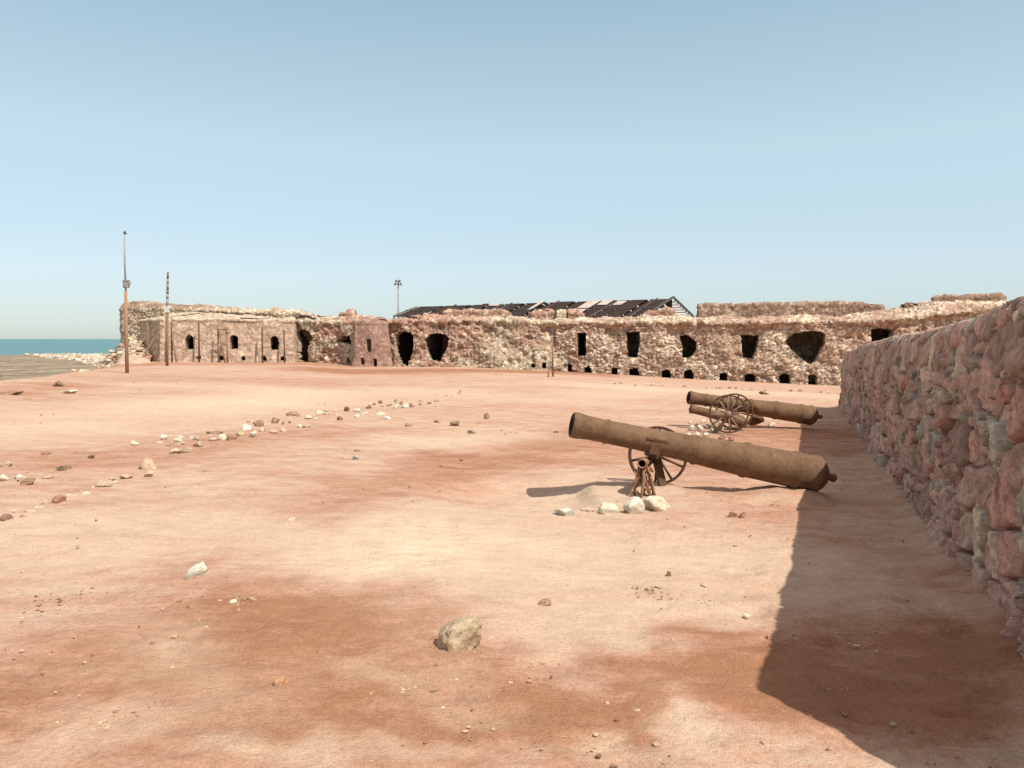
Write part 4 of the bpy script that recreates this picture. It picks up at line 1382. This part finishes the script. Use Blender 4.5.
g = on_ground(553, 376.5)
m = MB(); m.tube([g - Vector((0, 0, .1)), up_to(552.4, 338)], [.045, .04], 8); o = m.build('post', M_WOOD, None, True, base=tuple(g)); tag(o, 'thin bare post before the rampart, left of its first window', 'post')
g = on_ground(548.5, 377)
m = MB(); m.tube([g - Vector((0, 0, .1)), up_to(548.3, 371)], [.04, .04], 8); o = m.build('stake', M_WOOD, None, True, base=tuple(g)); tag(o, 'short stake beside the thin bare post at the rampart', 'stake')

# timber props leaning on the annex
PR = [(172, 360, 171.3, 322, 49.4, 'dark timber prop right of the banded pole', 'dark'), (176.5, 360, 172.5, 338, 49.1, 'short leaning prop right of the banded pole', 'w'),
      (199.2, 358, 198.7, 323, 49.7, 'upright timber between the first two annex windows', 'dark'), (218.6, 359, 218, 325, 49.7, 'left upright of the timber trestle beside the second annex window', 'w'),
      (227.5, 358, 226.5, 329, 49.7, 'right upright of the timber trestle beside the second annex window', 'w'), (225, 359, 219, 330, 49.5, 'diagonal of the timber trestle beside the second annex window', 'w'),
      (262.5, 357.5, 262, 328, 50.0, 'dark upright timber left of the third annex window', 'dark'), (284.5, 358.5, 284, 330, 50.2, 'dark upright timber right of the third annex window', 'dark'),
      (130.5, 353, 145, 337, 51.2, 'left thin pole propped against the annex corner', 'p'), (139.5, 353, 154, 338, 50.4, 'right thin pole propped against the annex corner', 'p'),
      (148.5, 352, 147.5, 323, 51.4, 'upright plank on the shaded annex corner', 'w')]
for a, b, c_, d_, dep, lab, kd in PR:
    f_ = Vector(at(a, b, dep - .4)); f_.z = min(f_.z, float(gz(f_.x, f_.y)) - .05); t_ = Vector(at(c_, d_, dep))
    m = MB(); m.tube([f_, (f_ + t_) / 2, t_], [.055, .05, .05] if kd != 'p' else [.035] * 3, 8, wob=.2)
    o = m.build('timber_prop', {'dark': M_RUSTD, 'w': M_WOOD, 'p': M_PALE}[kd], None, True, base=tuple(f_)); tag(o, lab, 'prop', 'timber props on the annex')
m = MB(); m.bar(Vector(at(217.5, 329.5, 49.5)), Vector(at(228.5, 329.5, 49.5)), .09, .09); o = m.build('timber_beam', M_WOOD, None, base=at(223, 329.5, 49.5)); tag(o, 'short beam across the top of the timber trestle', 'beam')

# ------------------------------------------------------------------ light, sky, camera
sun_to = Vector((.535, -.50, 1.0)).normalized()
L_ = bpy.data.lights.new('sun', 'SUN'); L_.energy = 4.1; L_.angle = math.radians(.53); L_.color = (1, .955, .88)
lo = bpy.data.objects.new('sun', L_); COL.objects.link(lo); lo.rotation_euler = sun_to.to_track_quat('Z', 'Y').to_euler()
lo.location = (10, -10, 30)
w = bpy.data.worlds.new('World'); S.world = w; w.use_nodes = True
nt = w.node_tree; nt.nodes.clear()
out = nt.nodes.new('ShaderNodeOutputWorld'); bg = nt.nodes.new('ShaderNodeBackground'); sky = nt.nodes.new('ShaderNodeTexSky')
sky.sky_type = 'NISHITA'; sky.sun_disc = False
sky.sun_elevation = math.asin(sun_to.z); sky.sun_rotation = math.atan2(sun_to.x, sun_to.y)
sky.altitude = 0; sky.air_density = 1.0; sky.dust_density = .4; sky.ozone_density = 3.0
bg.inputs['Strength'].default_value = .1
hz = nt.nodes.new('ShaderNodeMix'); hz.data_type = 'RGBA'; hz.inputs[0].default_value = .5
# milky haze of a humid, dusty coast: pale low down, warm overhead, added to brighten and warm the shade
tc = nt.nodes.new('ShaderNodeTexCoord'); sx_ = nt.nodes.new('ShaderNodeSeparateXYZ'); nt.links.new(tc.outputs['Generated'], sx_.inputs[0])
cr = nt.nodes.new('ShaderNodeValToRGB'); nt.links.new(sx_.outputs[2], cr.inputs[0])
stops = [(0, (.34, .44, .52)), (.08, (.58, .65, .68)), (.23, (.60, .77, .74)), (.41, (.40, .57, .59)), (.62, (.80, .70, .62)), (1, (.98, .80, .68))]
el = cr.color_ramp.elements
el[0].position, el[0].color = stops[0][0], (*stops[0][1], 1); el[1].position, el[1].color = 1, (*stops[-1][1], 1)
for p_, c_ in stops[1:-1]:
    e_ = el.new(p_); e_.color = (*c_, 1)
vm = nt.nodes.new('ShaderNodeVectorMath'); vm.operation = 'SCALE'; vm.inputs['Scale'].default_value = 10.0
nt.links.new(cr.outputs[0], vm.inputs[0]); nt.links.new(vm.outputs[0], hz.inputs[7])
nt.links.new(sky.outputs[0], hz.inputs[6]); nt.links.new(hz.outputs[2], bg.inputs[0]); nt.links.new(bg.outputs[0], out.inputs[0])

cam = bpy.data.cameras.new('camera'); co = bpy.data.objects.new('camera', cam); COL.objects.link(co)
co.location = (0, 0, EYE); co.rotation_euler = (math.radians(90) - PITCH, 0, 0)
cam.sensor_width = 36; cam.lens = 36 * F / 1024; cam.clip_end = 60000; cam.clip_start = .05
S.camera = co
S.view_settings.view_transform = 'Standard'; S.view_settings.look = 'None'; S.view_settings.exposure = .40; S.view_settings.gamma = 1
S.cycles.max_bounces = 6
